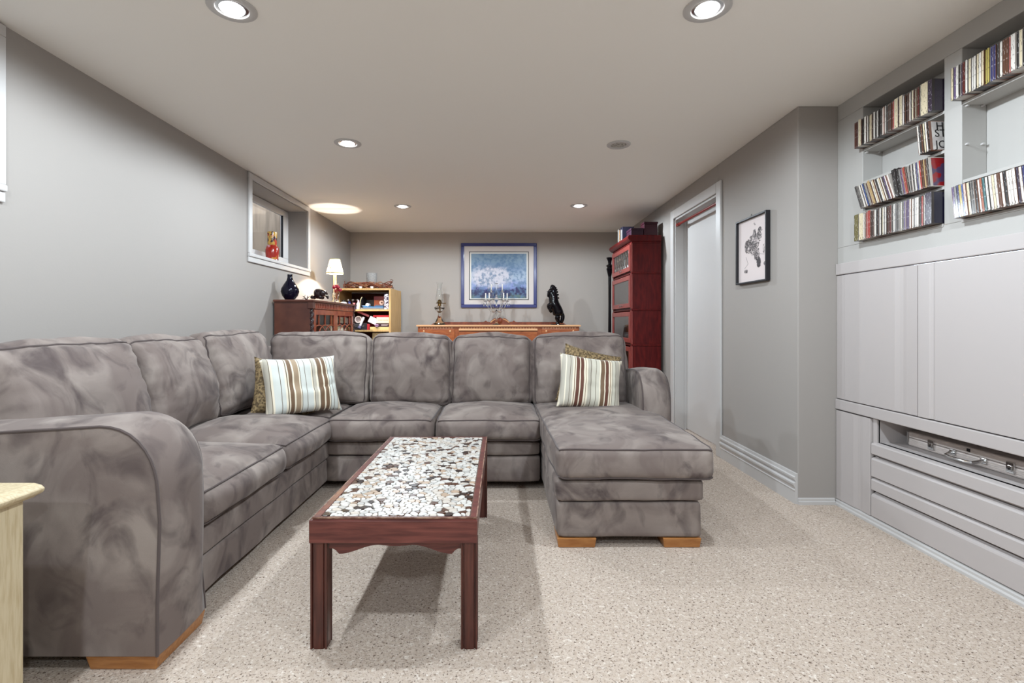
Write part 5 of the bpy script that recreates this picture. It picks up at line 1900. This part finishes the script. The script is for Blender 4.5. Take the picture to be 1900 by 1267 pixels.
o = bx('game_box', mat('plum_card', S(52, 26, 36), 0.4), None, -1.585, -1.415, YI - 0.01, YI + 0.25, Z3 + 0.0365, Z3 + 0.082, bevel=0.002)
tag(o, 'dark plum box with pale lettering, middle of the pile', 'box')
MB().lathe([(0, 0), (0.022, 0.004), (0.02, 0.012), (0.03, 0.022), (0.018, 0.034), (0, 0.036)], (-1.565, YI - 0.04, Z3 + 0.0363), 9).build('lilac_bow', mat('lilac_ribbon', S(176, 140, 176), 0.5))
tag(bpy.data.objects['lilac_bow'], 'lilac gift bow at the left end of the plum box', 'bow')
o = bx('thick_book', mat('ivory_card', S(234, 222, 196), 0.5), None, -1.575, -1.414, YI - 0.015, YI + 0.24, Z3 + 0.0825, Z3 + 0.160, bevel=0.003)
tb = tag(o, 'thick ivory book lying flat on the plum box', 'book')
o = bx('thin_book', mat('scarlet_card', S(170, 22, 36), 0.5), None, -1.62, -1.414, YI, YI + 0.24, Z3 + 0.1605, Z3 + 0.185, bevel=0.002)
tag(o, 'thin scarlet book on top of the ivory book', 'book')
for z_, w_ in ((Z3 + 0.066, 0.09), (Z3 + 0.055, 0.08)):
    bx('lettering', PINKW, bpy.data.objects['game_box.002'], -1.515, -1.515 + w_, YI - 0.0105, YI - 0.0099, z_, z_ + 0.004, bevel=0)
for k in range(7):
    bx('lettering', mat('faint_gold', S(190, 172, 130), 0.5), bpy.data.objects['thick_book'], -1.55 + k * 0.018, -1.538 + k * 0.018, YI - 0.0155, YI - 0.0149, Z3 + 0.116, Z3 + 0.128, bevel=0)
for k, z_ in enumerate((0.062, 0.045)):
    bx('lettering', GREYP, bpy.data.objects['game_box'], -1.855, -1.76 + 0.02 * k, YI - 0.0005, YI + 0.0001, Z3 + z_, Z3 + z_ + 0.005, bevel=0)
o = bx('wicker_box', mat('kraft_card', S(186, 160, 116), 0.6, var=(S(150, 124, 84), 60, 0.4, 0.6)), None, -1.63, -1.42, YI, YI + 0.3, Z4, Z4 + 0.235, bevel=0.003)
tag(o, 'tan kraft box on the shelf just above the sofa back', 'box')

# twig wreath and crystal tumbler on the shelf unit
wz = 1.5
wt = thing('twig_garland', (-1.72, 6.5, wz), 'brown twig garland lying along the top of the birch shelf', 'garland')
rnd = random.Random(21)
TWIG = [mat('twig_brown', S(96, 56, 36), 0.7), mat('twig_red', S(130, 62, 40), 0.7), mat('twig_tan', S(160, 112, 80), 0.7)]
for k in range(110):
    x0 = -2.0 + rnd.random() * 0.5
    ln = rnd.uniform(0.10, 0.24) * rnd.choice((-1, 1))
    y0 = 6.44 + rnd.random() * 0.14
    z0 = wz + 0.006 + rnd.random() * 0.07
    pts_ = []
    for i in range(6):
        s = i / 5
        pts_.append((min(max(x0 + ln * s, -2.02), -1.42), y0 + 0.03 * math.sin(s * 4 + k), max(wz + 0.004, z0 + 0.02 * math.sin(s * 5 + k * 2) + (0.02 * s * s if k % 5 == 0 else 0))))
    MB().tube(pts_, 0.0042, 5).build('twig', TWIG[k % 3], wt)
MB().tube([(-1.50, 6.5, wz + 0.01), (-1.45, 6.5, wz + 0.05), (-1.41, 6.5, wz + 0.09), (-1.405, 6.5, wz + 0.115), (-1.42, 6.5, wz + 0.125), (-1.44, 6.5, wz + 0.118)], 0.004, 6).build('twig', TWIG[0], wt)
MB().tube([(-1.97, 6.5, wz + 0.01), (-2.0, 6.5, wz + 0.04), (-1.985, 6.5, wz + 0.065), (-1.95, 6.5, wz + 0.06)], 0.004, 6).build('twig', TWIG[1], wt)
CRY = mat('cut_crystal', (0.92, 0.93, 0.93, 1), 0.08, trans=0.85, ior=1.4, bump=(60, 1.0, 0.01))
o = MB().lathe([(0, 0), (0.05, 0), (0.064, 0.006), (0.07, 0.225), (0.064, 0.225), (0.056, 0.02), (0, 0.018)], (-1.725, 6.68, wz), 24).build('crystal_tumbler', CRY, smooth=50)
tag(o, 'cut crystal candle tumbler behind the twig garland', 'tumbler')
for i, (x_, y_) in enumerate(((-1.80, 6.41), (-1.655, 6.41))):
    o = MB().lathe([(0, 0), (0.016, 0), (0.02, 0.02), (0.02, 0.03), (0.015, 0.03), (0, 0.02)], (x_, y_, wz), 14).build('tealight_glass', ITEMW, smooth=50)
    tag(o, ['white tealight cup at the garland nearer the lamp', 'white tealight cup at the garland below the tumbler'][i], 'tealight', 'tealights by the twig garland')
